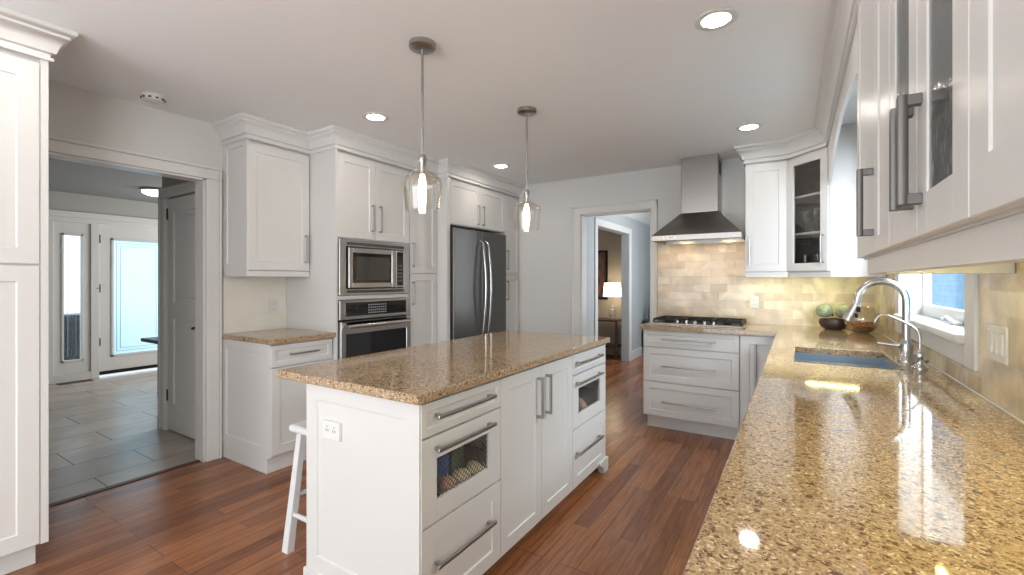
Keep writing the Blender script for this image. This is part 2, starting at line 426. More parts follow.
# back wall with the opening to the hall
DX0, DX1, DZ = -2.042, -1.268, 2.045
struct('wall_back', MB().box(XL, DX0, YB, YB+.12, 0, ZC).box(DX1, XR, YB, YB+.12, 0, ZC).box(DX0, DX1, YB, YB+.12, DZ, ZC), wallm)
# right wall with the window above the sink, plus an unseen opening added for fill
WY0, WY1, WZ0, WZ1 = 2.325, 3.60, 1.095, 2.12
struct('wall_right', MB().box(XR, XR+.13, -1.05, WY0, 0, ZC).box(XR, XR+.13, -3.4, -2.75, 0, ZC).box(XR, XR+.13, -2.75, -1.05, 0, .65)
       .box(XR, XR+.13, -2.75, -1.05, 2.25, ZC).box(XR, XR+.13, WY1, YB+.12, 0, ZC)
       .box(XR, XR+.13, WY0, WY1, 0, WZ0-.02).box(XR, XR+.13, WY0, WY1, WZ1, ZC), wallm)
# rear wall behind the viewer with a patio opening
struct('wall_rear', MB().box(XL, -3.2, -3.4, -3.28, 0, ZC).box(0.0, XR, -3.4, -3.28, 0, ZC).box(-3.2, 0.0, -3.4, -3.28, 2.25, ZC), wallm)

# casings round the foyer opening
cs = MB()
cs.box(XL, XL+.018, 1.603, 1.690, 0, 2.045, .003).box(XL, XL+.027, 1.6905, 1.704, 0, 2.045, .002).box(XL, XL+.018, 0.66, 1.690, 2.0455, 2.115, .003).box(XL, XL+.027, 0.66, 1.704, 2.1155, 2.133, .003).box(XL, XL+.026, 1.6905, 1.704, 2.0455, 2.115, .002)
cs.box(XL-.122, XL+.002, 1.588, 1.602, 0, 2.045).box(XL-.122, XL+.002, 0.68, 1.60, 2.033, 2.047).box(XL-.122, XL+.002, 0.678, 0.692, 0, 2.045)
struct('trim_2', cs, trimw)
# casing round the hall opening
cs = MB()
cs.box(DX0-.095, DX0, YB-.018, YB, 0, DZ+.005, .003).box(DX0-.108, DX0-.085, YB-.028, YB, 0, DZ+.09, .003)
cs.box(DX1, DX1+.055, YB-.018, YB, 0, DZ+.005, .003).box(DX1+.045, DX1+.064, YB-.028, YB, 0, DZ+.09, .003)
cs.box(DX0-.108, DX1+.064, YB-.018, YB, DZ, DZ+.08, .003).box(DX0-.108, DX1+.064, YB-.028, YB, DZ+.07, DZ+.09, .003)
cs.box(DX0-.002, DX0+.012, YB-.002, YB+.122, 0, DZ).box(DX1-.012, DX1+.002, YB-.002, YB+.122, 0, DZ).box(DX0, DX1, YB-.002, YB+.122, DZ-.012, DZ+.002)
struct('trim_3', cs, trimw)
struct('baseboard_back', MB().box(-2.80, DX0-.108, YB-.014, YB, 0, 0.12, .003), trimw)

# crown mouldings that run along the cabinet tops
CR = [(0, 2.312), (.013, 2.312), (.015, 2.319), (.013, 2.326), (.005, 2.328), (.005, 2.343), (.020, 2.347), (.023, 2.356), (.030, 2.380), (.046, 2.406), (.060, 2.416), (.060, 2.428), (.074, 2.434), (.080, 2.442), (.080, 2.456), (0, 2.456)]
struct('trim_4', MB().sweep([(XL, 1.722), (-3.284, 1.722), (-3.284, 2.215), (-2.97, 2.215), (-2.97, 3.37), (-2.85, 3.37), (-2.85, YB)], CR), trimw)
struct('trim_5', MB().sweep([(-0.378, YB), (-0.378, 4.375), (-0.060, 4.375), (0.196, 4.118), (0.196, -0.6)], CR), trimw)
struct('trim_6', MB().sweep([(-2.9, -0.6), (-2.9, 0.635), (XL, 0.635)], CR), trimw)

# backsplash tiles
struct('trim_7', MB().box(-1.203, XR-.008, YB-.008, YB, 0.90, 1.379).box(-1.203, -0.380, YB-.008, YB, 1.379, 1.74), tile_y)
struct('trim_8', MB().box(XR-.008, XR, -0.8, WY0-.125, 0.90, 1.379).box(XR-.008, XR, WY0-.125, WY1+.12, 0.90, 1.0).box(XR-.008, XR, WY1+.12, YB-.008, 0.90, 1.379), tile_x)
struct('trim_9', MB().box(XL, XL+.008, 1.722, 2.21, 0.90, 1.40), mat('pale_stone_backsplash', lin(228, 224, 214), 0.3, noise=0.10, nscale=9))

# ------------------------------------------------------------------ window over the sink
wf = MB()
wf.box(XR-.018, XR, WY0-.12, WY0-.002, WZ0-.105, WZ1, .003)         # near casing
wf.box(XR-.018, XR, WY1+.002, WY1+.12, WZ0-.105, WZ1, .003)
wf.box(XR-.017, XR, WY0-.001, WY1+.001, WZ0-.104, WZ0-.023, .003)   # apron
wf.box(XR-.019, XR, WY0-.125, WY1+.125, WZ1+.001, WZ1+.1, .003)
wf.box(XR-.045, XR+.10, WY0+.002, WY1-.002, WZ0-.022, WZ0+.012, .006, 2)        # stool
wf.box(XR, XR+.10, WY0-.012, WY0+.001, WZ0, WZ1); wf.box(XR, XR+.10, WY1-.001, WY1+.012, WZ0, WZ1); wf.box(XR, XR+.10, WY0, WY1, WZ1-.001, WZ1+.012)
win = struct('window_1', wf, trimw)
sf = MB()
for y0, y1 in ((WY0, WY1),):
    sf.box(XR+.09, XR+.129, y0, y0+.032, WZ0, WZ1, .003).box(XR+.09, XR+.129, y1-.022, y1, WZ0, WZ1, .003)
    sf.box(XR+.092, XR+.127, y0+.031, y1-.021, WZ0+.013, WZ0+.075, .003).box(XR+.092, XR+.127, y0+.031, y1-.021, WZ1-.045, WZ1, .003)
o = obj('window_sash', sf, trimw, win)
obj('window_pane', MB().box(XR+.11, XR+.114, WY0+.03, WY1-.02, WZ0+.07, WZ1-.04), windowg, win, smooth=False)
ck = MB(); ck.box(XR+.055, XR+.09, 2.80, 2.90, WZ0+.012, WZ0+.03, .006, 2).tube([(XR+.06, 2.85, WZ0+.03), (XR+.045, 2.86, WZ0+.045), (XR+.05, 2.93, WZ0+.04), (XR+.055, 2.98, WZ0+.03)], .008, 8)
obj('window_crank', ck, plate, win)

# the neighbour's wall seen through it
nh = thing('neighbour_house', 'blue clapboard house wall outside the sink window', 'building', (3.2, 3, 0))
obj('wall_siding', MB().box(0, 0.3, -5, 30, -0.5, 5.0), siding, nh)
obj('corner_board', MB().box(-.03, .02, 29.8, 30.0, -.5, 5.0), trimw, nh)
obj('soffit', MB().box(-.45, .3, -5, 30.2, 5.0, 5.15), trimw, nh)
struct('ground_outside', MB().box(XR+.2, 12, -6, 14, -0.6, -0.5).box(-20, -8.2, -8, 12, -0.25, -0.15), mat('pale_gravel', lin(190, 196, 196), 0.9, noise=0.3, nscale=20))

# ------------------------------------------------------------------ foyer
XF = -8.0
FW = (-8.12, XF)
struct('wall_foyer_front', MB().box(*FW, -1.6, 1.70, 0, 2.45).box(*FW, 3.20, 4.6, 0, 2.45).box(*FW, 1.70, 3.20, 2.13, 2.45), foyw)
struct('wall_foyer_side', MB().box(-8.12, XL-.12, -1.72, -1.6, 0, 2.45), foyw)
struct('wall_foyer_end', MB().box(-8.12, -7.4, 4.6, 4.72, 0, 2.45).box(-5.2, -4.76, 4.6, 4.72, 0, 2.45).box(-7.4, -5.2, 4.6, 4.72, 0, .7).box(-7.4, -5.2, 4.6, 4.72, 2.3, 2.45), foyw)  # window gap is unseen, added to let the foyer fill in
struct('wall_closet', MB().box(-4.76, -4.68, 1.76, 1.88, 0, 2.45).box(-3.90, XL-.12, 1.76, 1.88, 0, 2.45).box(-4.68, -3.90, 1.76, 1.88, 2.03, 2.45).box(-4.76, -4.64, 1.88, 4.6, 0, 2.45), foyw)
fr = MB()   # frame that holds sidelight and entry door
for y0, y1 in ((1.70, 1.79), (2.15, 2.235), (3.13, 3.20)): fr.box(XF-.10, XF+.02, y0, y1, 0, 2.064, .003)
fr.box(XF-.10, XF+.02, 1.70, 3.20, 2.065, 2.129, .003).box(XF-.098, XF+.018, 1.791, 2.149, 0, 0.098, .003)
fr.box(XF, XF+.024, 1.61, 1.699, 0, 2.129, .003).box(XF, XF+.024, 3.201, 3.29, 0, 2.129, .003).box(XF, XF+.026, 1.60, 3.30, 2.130, 2.21, .003)
struct('trim_10', fr, trimw)
# door leaf built looking along +x: local x = world y
d2 = MB()
Y0, Y1, Z0, Z1 = 2.24, 3.125, 0.075, 2.06
ly0, ly1, lz0, lz1 = 2.385, 2.98, 0.28, 1.875
dz = lambda b, y0, y1, z0, z1, xa=-.045, xb=0.0, bev=.002: b.box(XF+xa, XF+xb, y0, y1, z0, z1, bev)
dz(d2, Y0, ly0, Z0, Z1); dz(d2, ly1, Y1, Z0, Z1); dz(d2, ly0-.002, ly1+.002, Z0, lz0); dz(d2, ly0-.002, ly1+.002, lz1, Z1)
for a in ((ly0-.02, ly0+.008, lz0-.02, lz1+.02), (ly1-.008, ly1+.02, lz0-.02, lz1+.02), (ly0-.02, ly1+.02, lz0-.02, lz0+.008), (ly0-.02, ly1+.02, lz1-.008, lz1+.02)): dz(d2, *a, -.05, .010)
ed = struct('door_1', d2, trimw)
obj('door_lite', MB().box(XF-.03, XF-.024, ly0, ly1, lz0, lz1), frost, ed, smooth=False)
came = MB()
for k in (0.045, 0.085):
    for a in ((ly0+k, ly0+k+.006, lz0+k, lz1-k), (ly1-k-.006, ly1-k, lz0+k, lz1-k), (ly0+k, ly1-k, lz0+k, lz0+k+.006), (ly0+k, ly1-k, lz1-k-.006, lz1-k)): dz(came, *a, -.024, -.019, 0)
obj('glass_came', came, mat('lead_came', lin(150, 160, 160), 0.4, 0.5, noise=0.1), ed)
obj('door_sweep', MB().box(XF-.05, XF+.01, Y0, Y1, 0.03, 0.075, .003), blackm, ed)
hg = MB()
for z in (0.42, 1.15, 1.82): hg.box(XF-.002, XF+.012, Y0-.012, Y0+.012, z, z+.11, .003)
obj('door_hinge', hg, blackm, ed)
obj('alarm_sensor', MB().box(XF, XF+.02, Y0-.040, Y0-.005, 1.20, 1.212, .002), blackm, ed)
# sidelight
sy0, sy1 = 1.79, 2.15
gy0, gy1, gz0, gz1 = 1.885, 2.06, 0.27, 1.90
d3 = MB()
dz(d3, sy0, gy0, 0.10, 2.065); dz(d3, gy1, sy1, 0.10, 2.065); dz(d3, gy0-.002, gy1+.002, 0.10, gz0); dz(d3, gy0-.002, gy1+.002, gz1, 2.065)
for a in ((gy0-.02, gy0+.004, gz0-.02, gz1+.02), (gy1-.004, gy1+.02, gz0-.02, gz1+.02), (gy0-.02, gy1+.02, gz0-.02, gz0+.004), (gy0-.02, gy1+.02, gz1-.004, gz1+.02)): dz(d3, *a, -.05, .010)
sl = struct('window_2', d3, trimw)
obj('window_pane', MB().box(XF-.03, XF-.024, gy0, gy1, gz0, gz1), thin_glass('bevelled_glass', (0.80, 0.87, 0.90), 0.04, 0.1, 0.3, 0.03, (.9, .95, 1)), sl, smooth=False)
cm = MB()
for a in ((gy0+.045, gy0+.050, gz0+.05, gz1-.05), (gy1-.050, gy1-.045, gz0+.05, gz1-.05), (gy0+.045, gy1-.045, gz1-.055, gz1-.05)): dz(cm, *a, -.024, -.019, 0)
obj('window_came', cm, MATS['lead_came'], sl)
# porch objects
pl = thing('porch_planter', 'tall black planter standing outside the sidelight', 'planter', (-8.62, 2.12, 0))
b = MB(); b.prism([(-.20, -.17), (.22, -.17), (.22, .17), (-.20, .17)], 0, 0.80, 'z')
for i in range(6): b.box(.215, .232, -.165+i*.057, -.135+i*.057, 0.02, 0.79)
obj('body', b, blackm, pl); obj('rim', MB().box(-.23, .25, -.20, .20, .80, .84, .01), blackm, pl)
struct('ground_porch', MB().box(-11, -8.12, -1.5, 6, -0.1, -0.001), mat('porch_stone', lin(170, 170, 165), 0.8, noise=0.1, nscale=6))
tag(obj('floor_register', MB().box(-7.93, -7.80, 1.80, 2.13, 0, .006, .002).box(-7.90, -7.83, 1.83, 2.10, .005, .008), mat('bronze_register', lin(80, 64, 52), 0.5, 0.3, noise=.2)), 'brown metal floor register in the tiled foyer below the sidelight', 'vent')
struct('baseboard_foyer', MB().box(XF, XF+.014, -1.6, 1.61, 0, .12, .003).box(-4.776, -4.76, 1.88, 4.6, 0, .12, .003), trimw)
# narrow dark console half seen past the closet corner
ct = thing('console_table', 'black narrow console in the foyer, its end showing past the closet corner', 'table', (-6.17, 2.30, 0))
obj('table_top', MB().box(-.30, .45, -.12, .12, .60, .64, .006), blackm, ct)
for x in (.10, .41):
    for y in (-.10, .07): obj('leg', MB().box(x, x+.03, y, y+.03, 0, .60, .003), blackm, ct)
# closet door
cd = MB()
CX0, CX1 = -4.665, -3.915
yd = 1.765
cd.box(CX0, CX0+.11, yd, yd+.036, .012, 2.02, .002).box(CX1-.11, CX1, yd, yd+.036, .012, 2.02, .002)
for z0, z1 in ((.012, .24), (.98, 1.12), (1.90, 2.02)): cd.box(CX0+.108, CX1-.108, yd, yd+.036, z0, z1, .002)
for z0, z1 in ((.24, .98), (1.12, 1.90)):
    cd.box(CX0+.10, CX1-.10, yd+.014, yd+.03, z0-.01, z1+.01)
    cd.box(CX0+.15, CX1-.15, yd+.008, yd+.03, z0+.04, z1-.04, .005)
cdoor = struct('door_2', cd, trimw)
lv = MB(); lv.cyl((CX1-.07, yd, .93), (CX1-.07, yd-.012, .93), .026).cyl((CX1-.07, yd-.01, .93), (CX1-.07, yd-.05, .93), .009).tube([(CX1-.07, yd-.045, .93), (CX1-.12, yd-.05, .935), (CX1-.18, yd-.045, .925)], .012, 10)
obj('door_handle', lv, blackm, cdoor)
hg = MB()
for z in (0.26, 1.84): hg.box(CX0-.014, CX0+.01, yd-.008, yd+.006, z, z+.10, .003)
obj('door_hinge', hg, blackm, cdoor)
cs = MB()
cs.box(-4.775, -4.68, 1.742, 1.76, 0, 2.03, .003).box(-4.775, -4.752, 1.734, 1.76, 0, 2.115, .003).box(-4.775, -3.80, 1.742, 1.76, 2.03, 2.115, .003).box(-3.90, -3.80, 1.742, 1.76, 0, 2.03, .003).box(-4.775, -3.80, 1.734, 1.76, 2.095, 2.115, .003)
cs.box(-4.682, -4.668, 1.75, 1.88, 0, 2.03).box(-4.79, -4.76, 1.734, 1.90, 0, .12, .004)
struct('trim_11', cs, trimw)
fl = thing('flush_ceiling_light', 'round flush ceiling lamp glowing in the foyer', 'ceiling lamp', (-6.80, 2.48, 2.45))
obj('rim', MB().lathe([(0, 0), (.19, 0), (.19, -.022), (.175, -.030), (.175, -.018), (0, -.018)]), nickel, fl)
obj('lens', MB().lathe([(.172, -.02), (.165, -.05), (.12, -.072), (0, -.08)]), e_foyer, fl)

# ------------------------------------------------------------------ hall behind the back opening
XH = -2.31
hw = MB()
hw.box(XH-.12, XH, YB+.12, 5.86, 0, 2.45).box(XH-.12, XH, 7.24, 9.0, 0, 2.45).box(XH-.12, XH, 5.86, 7.24, 2.06, 2.45)
struct('wall_hall_left', hw, hallw)
struct('wall_hall_end', MB().box(XH, -.80, 9.0, 9.12, 0, 2.45), hallw)
struct('wall_hall_right', MB().box(-.90, -.80, YB+.12, 9.0, 0, 2.45), hallw)
struct('wall_hall_near', MB().box(DX1+.01, -.90, YB+.12, YB+.14, 0, 2.45), hallw)
struct('wall_far_room', MB().box(-7.5, XH-.12, 7.70, 7.82, 0, 2.45).box(-7.5, -7.4, YB+.12, 7.7, 0, 2.45), beigew)
cs = MB()
cs.box(XH, XH+.018, 5.765, 5.86, 0, 2.06, .003).box(XH, XH+.018, 7.24, 7.345, 0, 2.06, .003).box(XH, XH+.02, 5.765, 7.345, 2.06, 2.155, .003)
struct('trim_12', cs, trimw)
struct('baseboard_hall', MB().box(XH, XH+.016, 7.345, 9.0, 0, .15, .004).box(XH, XH+.016, YB+.12, 5.765, 0, .15, .004), trimw)
CH = [(0, 2.33), (0.015, 2.335), (0.03, 2.37), (0.06, 2.41), (0.085, 2.43), (0.09, 2.45), (0, 2.45)]
struct('trim_13', MB().sweep([(XH, YB+.14), (XH, 9.0), (-.90, 9.0)], CH), trimw)
# lamp, table and picture in the far room
tb = thing('side_table', 'dark wood side table carrying the lit lamp in the room past the hall', 'table', (-2.80, 7.42, 0))
dwood = mat('dark_walnut', lin(70, 48, 34), 0.35, noise=0.25, nscale=10)
obj('table_top', MB().box(-.45, .30, -.18, .20, .625, .655, .005), dwood, tb)
for x in (-.44, .26):
    for y in (-.17, .16): obj('leg', MB().box(x, x+.035, y, y+.035, 0, .625, .003), dwood, tb)
obj('shelf', MB().box(-.43, .28, -.16, .18, .20, .22, .003), dwood, tb)
lp = thing('table_lamp', 'lit table lamp with white drum shade on the dark side table', 'lamp', (-2.64, 7.40, 0.655))
obj('lamp_base', MB().lathe([(0, 0), (.075, 0), (.075, .015), (.03, .022), (.055, .06), (.07, .11), (.055, .16), (.018, .19), (.03, .215), (.015, .24), (.008, .26), (.008, .44), (0, .44)]), glassc, lp)
obj('lamp_shade', MB().lathe([(.155, .385), (.135, .615), (.133, .615), (.153, .385)]), e_shade, lp)
pt = thing('framed_picture', 'dark framed abstract picture hanging behind the lit lamp', 'picture', (-3.12, 7.70, 1.0))
obj('frame', MB().frame(-.28, .29, -.02, .84, -.03, .03, .03), blackm, pt)
def art():
    m = bpy.data.materials.new('abstract_canvas'); m.use_nodes = True
    n = m.node_tree.nodes; L = m.node_tree.links; p = n['Principled BSDF']
    tc = n.new('ShaderNodeTexCoord'); mp = n.new('ShaderNodeMapping'); mp.inputs['Scale'].default_value = (22, 1, 4)
    nz = n.new('ShaderNodeTexNoise'); nz.inputs['Scale'].default_value = 1; nz.inputs['Detail'].default_value = 5
    r = n.new('ShaderNodeValToRGB'); e = r.color_ramp.elements
    e[0].position = .35; e[0].color = lin(28, 24, 24); e[1].position = .7; e[1].color = lin(150, 110, 95)
    L.new(tc.outputs['Object'], mp.inputs[0]); L.new(mp.outputs[0], nz.inputs['Vector']); L.new(nz.outputs['Fac'], r.inputs[0]); L.new(r.outputs[0], p.inputs['Base Color'])
    return m
obj('canvas', MB().box(-.26, .27, -.015, -.002, .0, .82), art(), pt)
# navy sideboard with two grey vases in the hall
sb = thing('sideboard', 'dark navy sideboard against the blue-grey hall wall', 'sideboard', (-1.86, 8.12, 0))
obj('body', MB().box(-.40, .40, -.20, .20, .06, .58, .006), navy, sb)
obj('top', MB().box(-.42, .42, -.22, .22, .58, .61, .005), navy, sb)
for x in (-.385, .005): obj('door', MB().shaker(x, x+.38, .08, .56, -.218, .018, .05), navy, sb)
for x in (-.38, .33):
    for y in (-.18, .13): obj('leg', MB().box(x, x+.05, y, y+.05, 0, .06), navy, sb)
v0 = thing('glass_vase', 'slim grey glass vase on the navy sideboard, the shorter one', 'vase', (-2.16, 8.02, 0.61))
gv = mat('smoked_glass', lin(92, 102, 108), 0.12, noise=0.1)
obj('body', MB().lathe([(0, 0), (.05, 0), (.055, .10), (.035, .26), (.022, .32), (.03, .36), (.025, .36), (.018, .32), (.03, .26), (.05, .10), (0, .01)]), gv, v0)
v1 = thing('glass_vase', 'tall grey glass vase on the navy sideboard behind the shorter one', 'vase', (-2.02, 8.14, 0.61))
obj('body', MB().lathe([(0, 0), (.05, 0), (.06, .12), (.04, .34), (.025, .42), (.035, .47), (.03, .47), (.02, .42), (.035, .34), (.055, .12), (0, .01)]), gv, v1)

# ------------------------------------------------------------------ left run of cabinets (local front looks to +x)
Q = R(90)
TF = 0.02   # door thickness
# pantry in the left foreground: local x = world y, local y = -(world x) from front
pn = thing('pantry_cabinet', 'tall white shaker pantry cabinet at the left edge beside the foyer opening', 'cabinet', (-2.90, -0.60, 0), Q)
D = 0.72
obj('body', MB().box(0, 1.233, TF, D, .115, 2.33), white, pn)
obj('toe_kick', MB().box(0.02, 1.21, .09, D, 0, .115), white, pn)
for x0, x1 in ((.004, .602), (.606, 1.205)):
    d = door('door', x0, x1, 1.385, 2.285, pn, st=.07); vhandle(x0+.035 if x0 > .5 else x1-.035, 1.45, 1.67, d)
    d = door('door', x0, x1, .12, 1.375, pn, st=.07); vhandle(x0+.035 if x0 > .5 else x1-.035, 1.10, 1.32, d)
obj('face_frame', MB().box(1.208, 1.235, .002, TF, .115, 2.33, .001), white, pn)

# base cabinet beside the opening
bc = thing('base_cabinet', 'short white base cabinet with one drawer and door beside the foyer opening', 'cabinet', (-2.99, 1.712, 0), Q)
D = 0.63
obj('body', MB().box(.018, .49, TF, D, .115, .879), white, bc)
obj('toe_kick', MB().box(.006, .49, .045, D, 0, .115, .002), white, bc)
# side panel faces -y world: build it directly as rotated shaker
def side_panel(parent, y0, y1, z0, z1, x=0.0, t=.018, st=.065, name='end_panel', m=None):
    """shaker panel on the local -x side of a cabinet"""
    b = MB().shaker(y0, y1, z0, z1, 0, t, st)
    # map (x,y,z) -> local: along y, outward = -x
    for v in b.bm.verts: v.co = Vector((x+v.co.y, v.co.x, v.co.z))
    bmesh.ops.reverse_faces(b.bm, faces=b.bm.faces)
    return obj(name, b, m or white, parent)
side_panel(bc, .005, D, .115, .879)
d = door('drawer', .012, .486, .722, .868, bc, st=.035); hhandle(.13, .36, .80, d)
d = door('door', .012, .486, .125, .712, bc); vhandle(.445, .50, .68, d)
ctl = tag(obj('countertop', MB().box(-3.612, -2.966, 1.705, 2.214, .879, .915, .004, 2), quartz), 'small tan speckled stone countertop beside the oven tower', 'countertop')

# wall cabinet above it
uc = thing('wall_cabinet', 'single-door white wall cabinet left of the oven tower', 'cabinet', (-3.284, 1.722, 0), Q)
D = .336
obj('body', MB().box(.018, .485, TF, D, 1.38, 2.33), white, uc)
side_panel(uc, .004, D, 1.38, 2.33, st=.055)
d = door('door', .006, .482, 1.385, 2.295, uc); vhandle(.445, 1.445, 1.665, d)
obj('light_rail', MB().box(.0, .485, .005, .023, 1.338, 1.381, .002).box(.0, .018, .02, D, 1.338, 1.381, .002), white, uc)

# oven tower
ot = thing('oven_tower', 'tall white cabinet holding the microwave and wall oven', 'cabinet', (-2.97, 2.213, 0), Q)
D = .648; Wd = .777
b = MB()
b.box(0, .018, 0.0, D, .115, 2.33).box(Wd-.018, Wd, TF, D, .115, 2.33).box(.018, Wd-.018, TF, D, 1.635, 2.33).box(.018, Wd-.018, TF, D, .115, .50)
b.box(.018, Wd-.018, D-.02, D, .5, 1.64)
b.box(.018, Wd-.018, .002, D-.02, 1.160, 1.192)
obj('body', b, white, ot)
obj('toe_kick', MB().box(0.0, Wd, .075, D, 0, .115), white, ot)
h = Wd/2
d = door('door', .020, h-.002, 1.645, 2.295, ot); vhandle(h-.04, 1.71, 1.93, d)
d = door('door', h+.002, Wd-.004, 1.645, 2.295, ot); vhandle(h+.04, 1.71, 1.93, d)
d = door('drawer', .020, Wd-.004, .12, .49, ot); hhandle(.25, .52, .42, d)

# built-in microwave
mw = thing('microwave', 'built-in stainless microwave above the wall oven', 'microwave', (-2.97, 2.233, 0), Q)
Wm = .737
b = MB(); b.box(.0, Wm, -.018, 0.0, 1.196, 1.245, .003).box(0, Wm, -.018, 0, 1.575, 1.632, .003).box(0, .062, -.018, 0, 1.24, 1.58, .003).box(Wm-.062, Wm, -.018, 0, 1.24, 1.58, .003)
obj('trim_kit', b, steel, mw)
obj('body', MB().box(.03, Wm-.03, .0, .42, 1.22, 1.60), blackm, mw)
b = MB()
for z in (1.588, 1.212): obj('vent', MB().box(.07, Wm-.07, -.020, -.016, z, z+.022, .001), darkp, mw)
dr = obj('door', MB().frame(.075, .555, 1.252, 1.568, -.034, .028, .040, .003), steel, mw)
obj('window', MB().box(.112, .520, -.028, -.015, 1.288, 1.532, .003), blackg, dr)
obj('window_inset', MB().box(.150, .490, -.0295, -.027, 1.315, 1.500), greyg, dr)
b = MB(); b.frame(.56, .664, 1.252, 1.568, -.034, .028, .014, .002)
cp = obj('control_panel', b, steel, mw)
obj('display', MB().box(.572, .652, -.030, -.012, 1.264, 1.556, .002), blackg, cp)
b = MB()
for r in range(5):
    for c in range(3): b.box(.585+c*.020, .598+c*.020, -.0312, -.0295, 1.30+r*.032, 1.318+r*.032)
obj('buttons', b, mat('grey_buttons', (.10, .10, .11, 1), .4, noise=.05), cp)

# wall oven
ov = thing('wall_oven', 'built-in stainless wall oven under the microwave', 'oven', (-2.97, 2.233, 0), Q)
obj('body', MB().box(.03, Wm-.03, .0, .50, .52, 1.14), blackm, ov)
obj('control_panel', MB().box(0, Wm, -.022, 0, 1.005, 1.156, .003), steel, ov)
cp = [c for c in ov.children if c.name.startswith('control_panel')][0]
obj('display', MB().box(.05, Wm-.045, -.0245, -.020, 1.030, 1.138, .002), blackg, cp)
b = MB()
for r in range(4):
    for c in range(9): b.box(.27+c*.022, .283+c*.022, -.0257, -.024, 1.045+r*.021, 1.055+r*.021)
obj('buttons', b, mat('pale_buttons', (.35, .36, .38, 1), .4, noise=.05), cp)
dr = obj('door', MB().frame(0, Wm, .515, .992, -.036, .036, .05, .004).box(.045, Wm-.045, -.036, 0, .895, .99), steel, ov)
obj('window', MB().box(.048, Wm-.048, -.030, -.006, .56, .896, .002), blackg, dr)
b = MB(); b.tube([(.045, -.075, .955), (.20, -.08, .955), (.54, -.08, .955), (Wm-.06, -.075, .955)], .016, 14)
for x in (.065, Wm-.08): b.cyl((x, -.077, .955), (x, -.03, .955), .012)
obj('handle', b, nickel_l, dr)
obj('lower_vent', MB().box(.0, Wm, -.02, 0, .502, .513), darkp, ov)

# narrow tall cabinet
nt_ = thing('tall_cabinet', 'narrow tall white cabinet between wall oven and fridge', 'cabinet', (-2.97, 2.992, 0), Q)
Wn = .372
obj('body', MB().box(0, Wn, TF, .648, .115, 2.33), white, nt_)
obj('toe_kick', MB().box(0, Wn, .075, .648, 0, .115), white, nt_)
d = door('door', .004, Wn-.006, 1.378, 2.295, nt_); vhandle(.035, 1.435, 1.655, d)
d = door('door', .004, Wn-.006, .12, 1.370, nt_); vhandle(.035, 1.09, 1.30, d)

# fridge surround
fs = thing('fridge_surround', 'white two-door cabinet with side panel framing the fridge', 'cabinet', (-2.85, 3.366, 0), Q)
Ws = 1.03
b = MB(); b.box(0, .05, 0, .768, 0, 2.33, .001).box(Ws-.02, Ws, TF, .768, 0, 2.33).box(.05, Ws-.02, TF, .768, 1.86, 2.33)
obj('body', b, white, fs)
h = .05+(Ws-.05)/2
d = door('door', .053, h-.002, 1.868, 2.295, fs, st=.055); vhandle(h-.045, 1.895, 2.10, d)
d = door('door', h+.002, Ws-.003, 1.868, 2.295, fs, st=.055); vhandle(h+.045, 1.895, 2.10, d)

# fridge
fg = thing('fridge', 'dark stainless french-door fridge between white cabinets', 'fridge', (-2.81, 3.425, 0), Q)
Wf = .935
obj('body', MB().box(.004, Wf-.004, .065, .72, .04, 1.825, .004), blackm, fg)
hx = Wf/2
for x0, x1, s in ((.002, hx-.002, 1), (hx+.002, Wf-.002, -1)):
    dr = obj('door', MB().box(x0, x1, 0, .062, .62, 1.828, .008, 2), fridgest, fg)
    x = (x1-.045) if s == 1 else (x0+.045)
    pts = [(x, 0, .74), (x, -.035, .76)] + [(x+(-.010*s)*math.sin(PI*k/10)*0, -.045-.035*math.sin(PI*k/10), .78+.90*k/10) for k in range(11)] + [(x, -.035, 1.70), (x, 0, 1.72)]
    obj('handle', MB().tube(pts, .013, 10), nickel_l, dr)
dr = obj('freezer_drawer', MB().box(.002, Wf-.002, 0, .062, .09, .612, .008, 2), fridgest, fg)
b = MB(); b.tube([(.10, -.05, .53), (Wf-.10, -.05, .53)], .013, 10)
for x in (.12, Wf-.12): b.cyl((x, -.05, .53), (x, 0, .53), .010)
obj('handle', b, nickel_l, dr)
obj('base_grille', MB().box(.01, Wf-.01, .02, .08, 0, .08), blackm, fg)

# last narrow tall cabinet
n2 = thing('tall_cabinet', 'narrow tall white cabinet on the far side of the fridge', 'cabinet', (-2.85, 4.398, 0), Q)
Wn = .304
obj('body', MB().box(0, Wn, TF, .768, .115, 2.33), white, n2)
obj('toe_kick', MB().box(0, Wn, .075, .768, 0, .115), white, n2)
d = door('door', .003, Wn-.003, 1.378, 2.295, n2, st=.05); vhandle(.032, 1.435, 1.66, d)
d = door('door', .003, Wn-.003, .12, 1.370, n2, st=.05); vhandle(.032, 1.085, 1.305, d)

# ------------------------------------------------------------------ back run
bb = thing('drawer_cabinet', 'white three-drawer base cabinet under the cooktop', 'cabinet', (-1.165, 4.06, 0), 0)
Wb = .775
obj('body', MB().box(0, Wb, TF, .64, .115, .879), white, bb)
obj('toe_kick', MB().box(.02, Wb, .075, .58, 0, .115), white, bb)
for z0, z1, hz in ((.728, .868, .80), (.424, .720, .565), (.122, .416, .252)):
    d = door('drawer', .004, Wb-.004, z0, z1, bb, st=.055 if z1-z0 > .2 else .035); hhandle(.165, .60, hz, d)
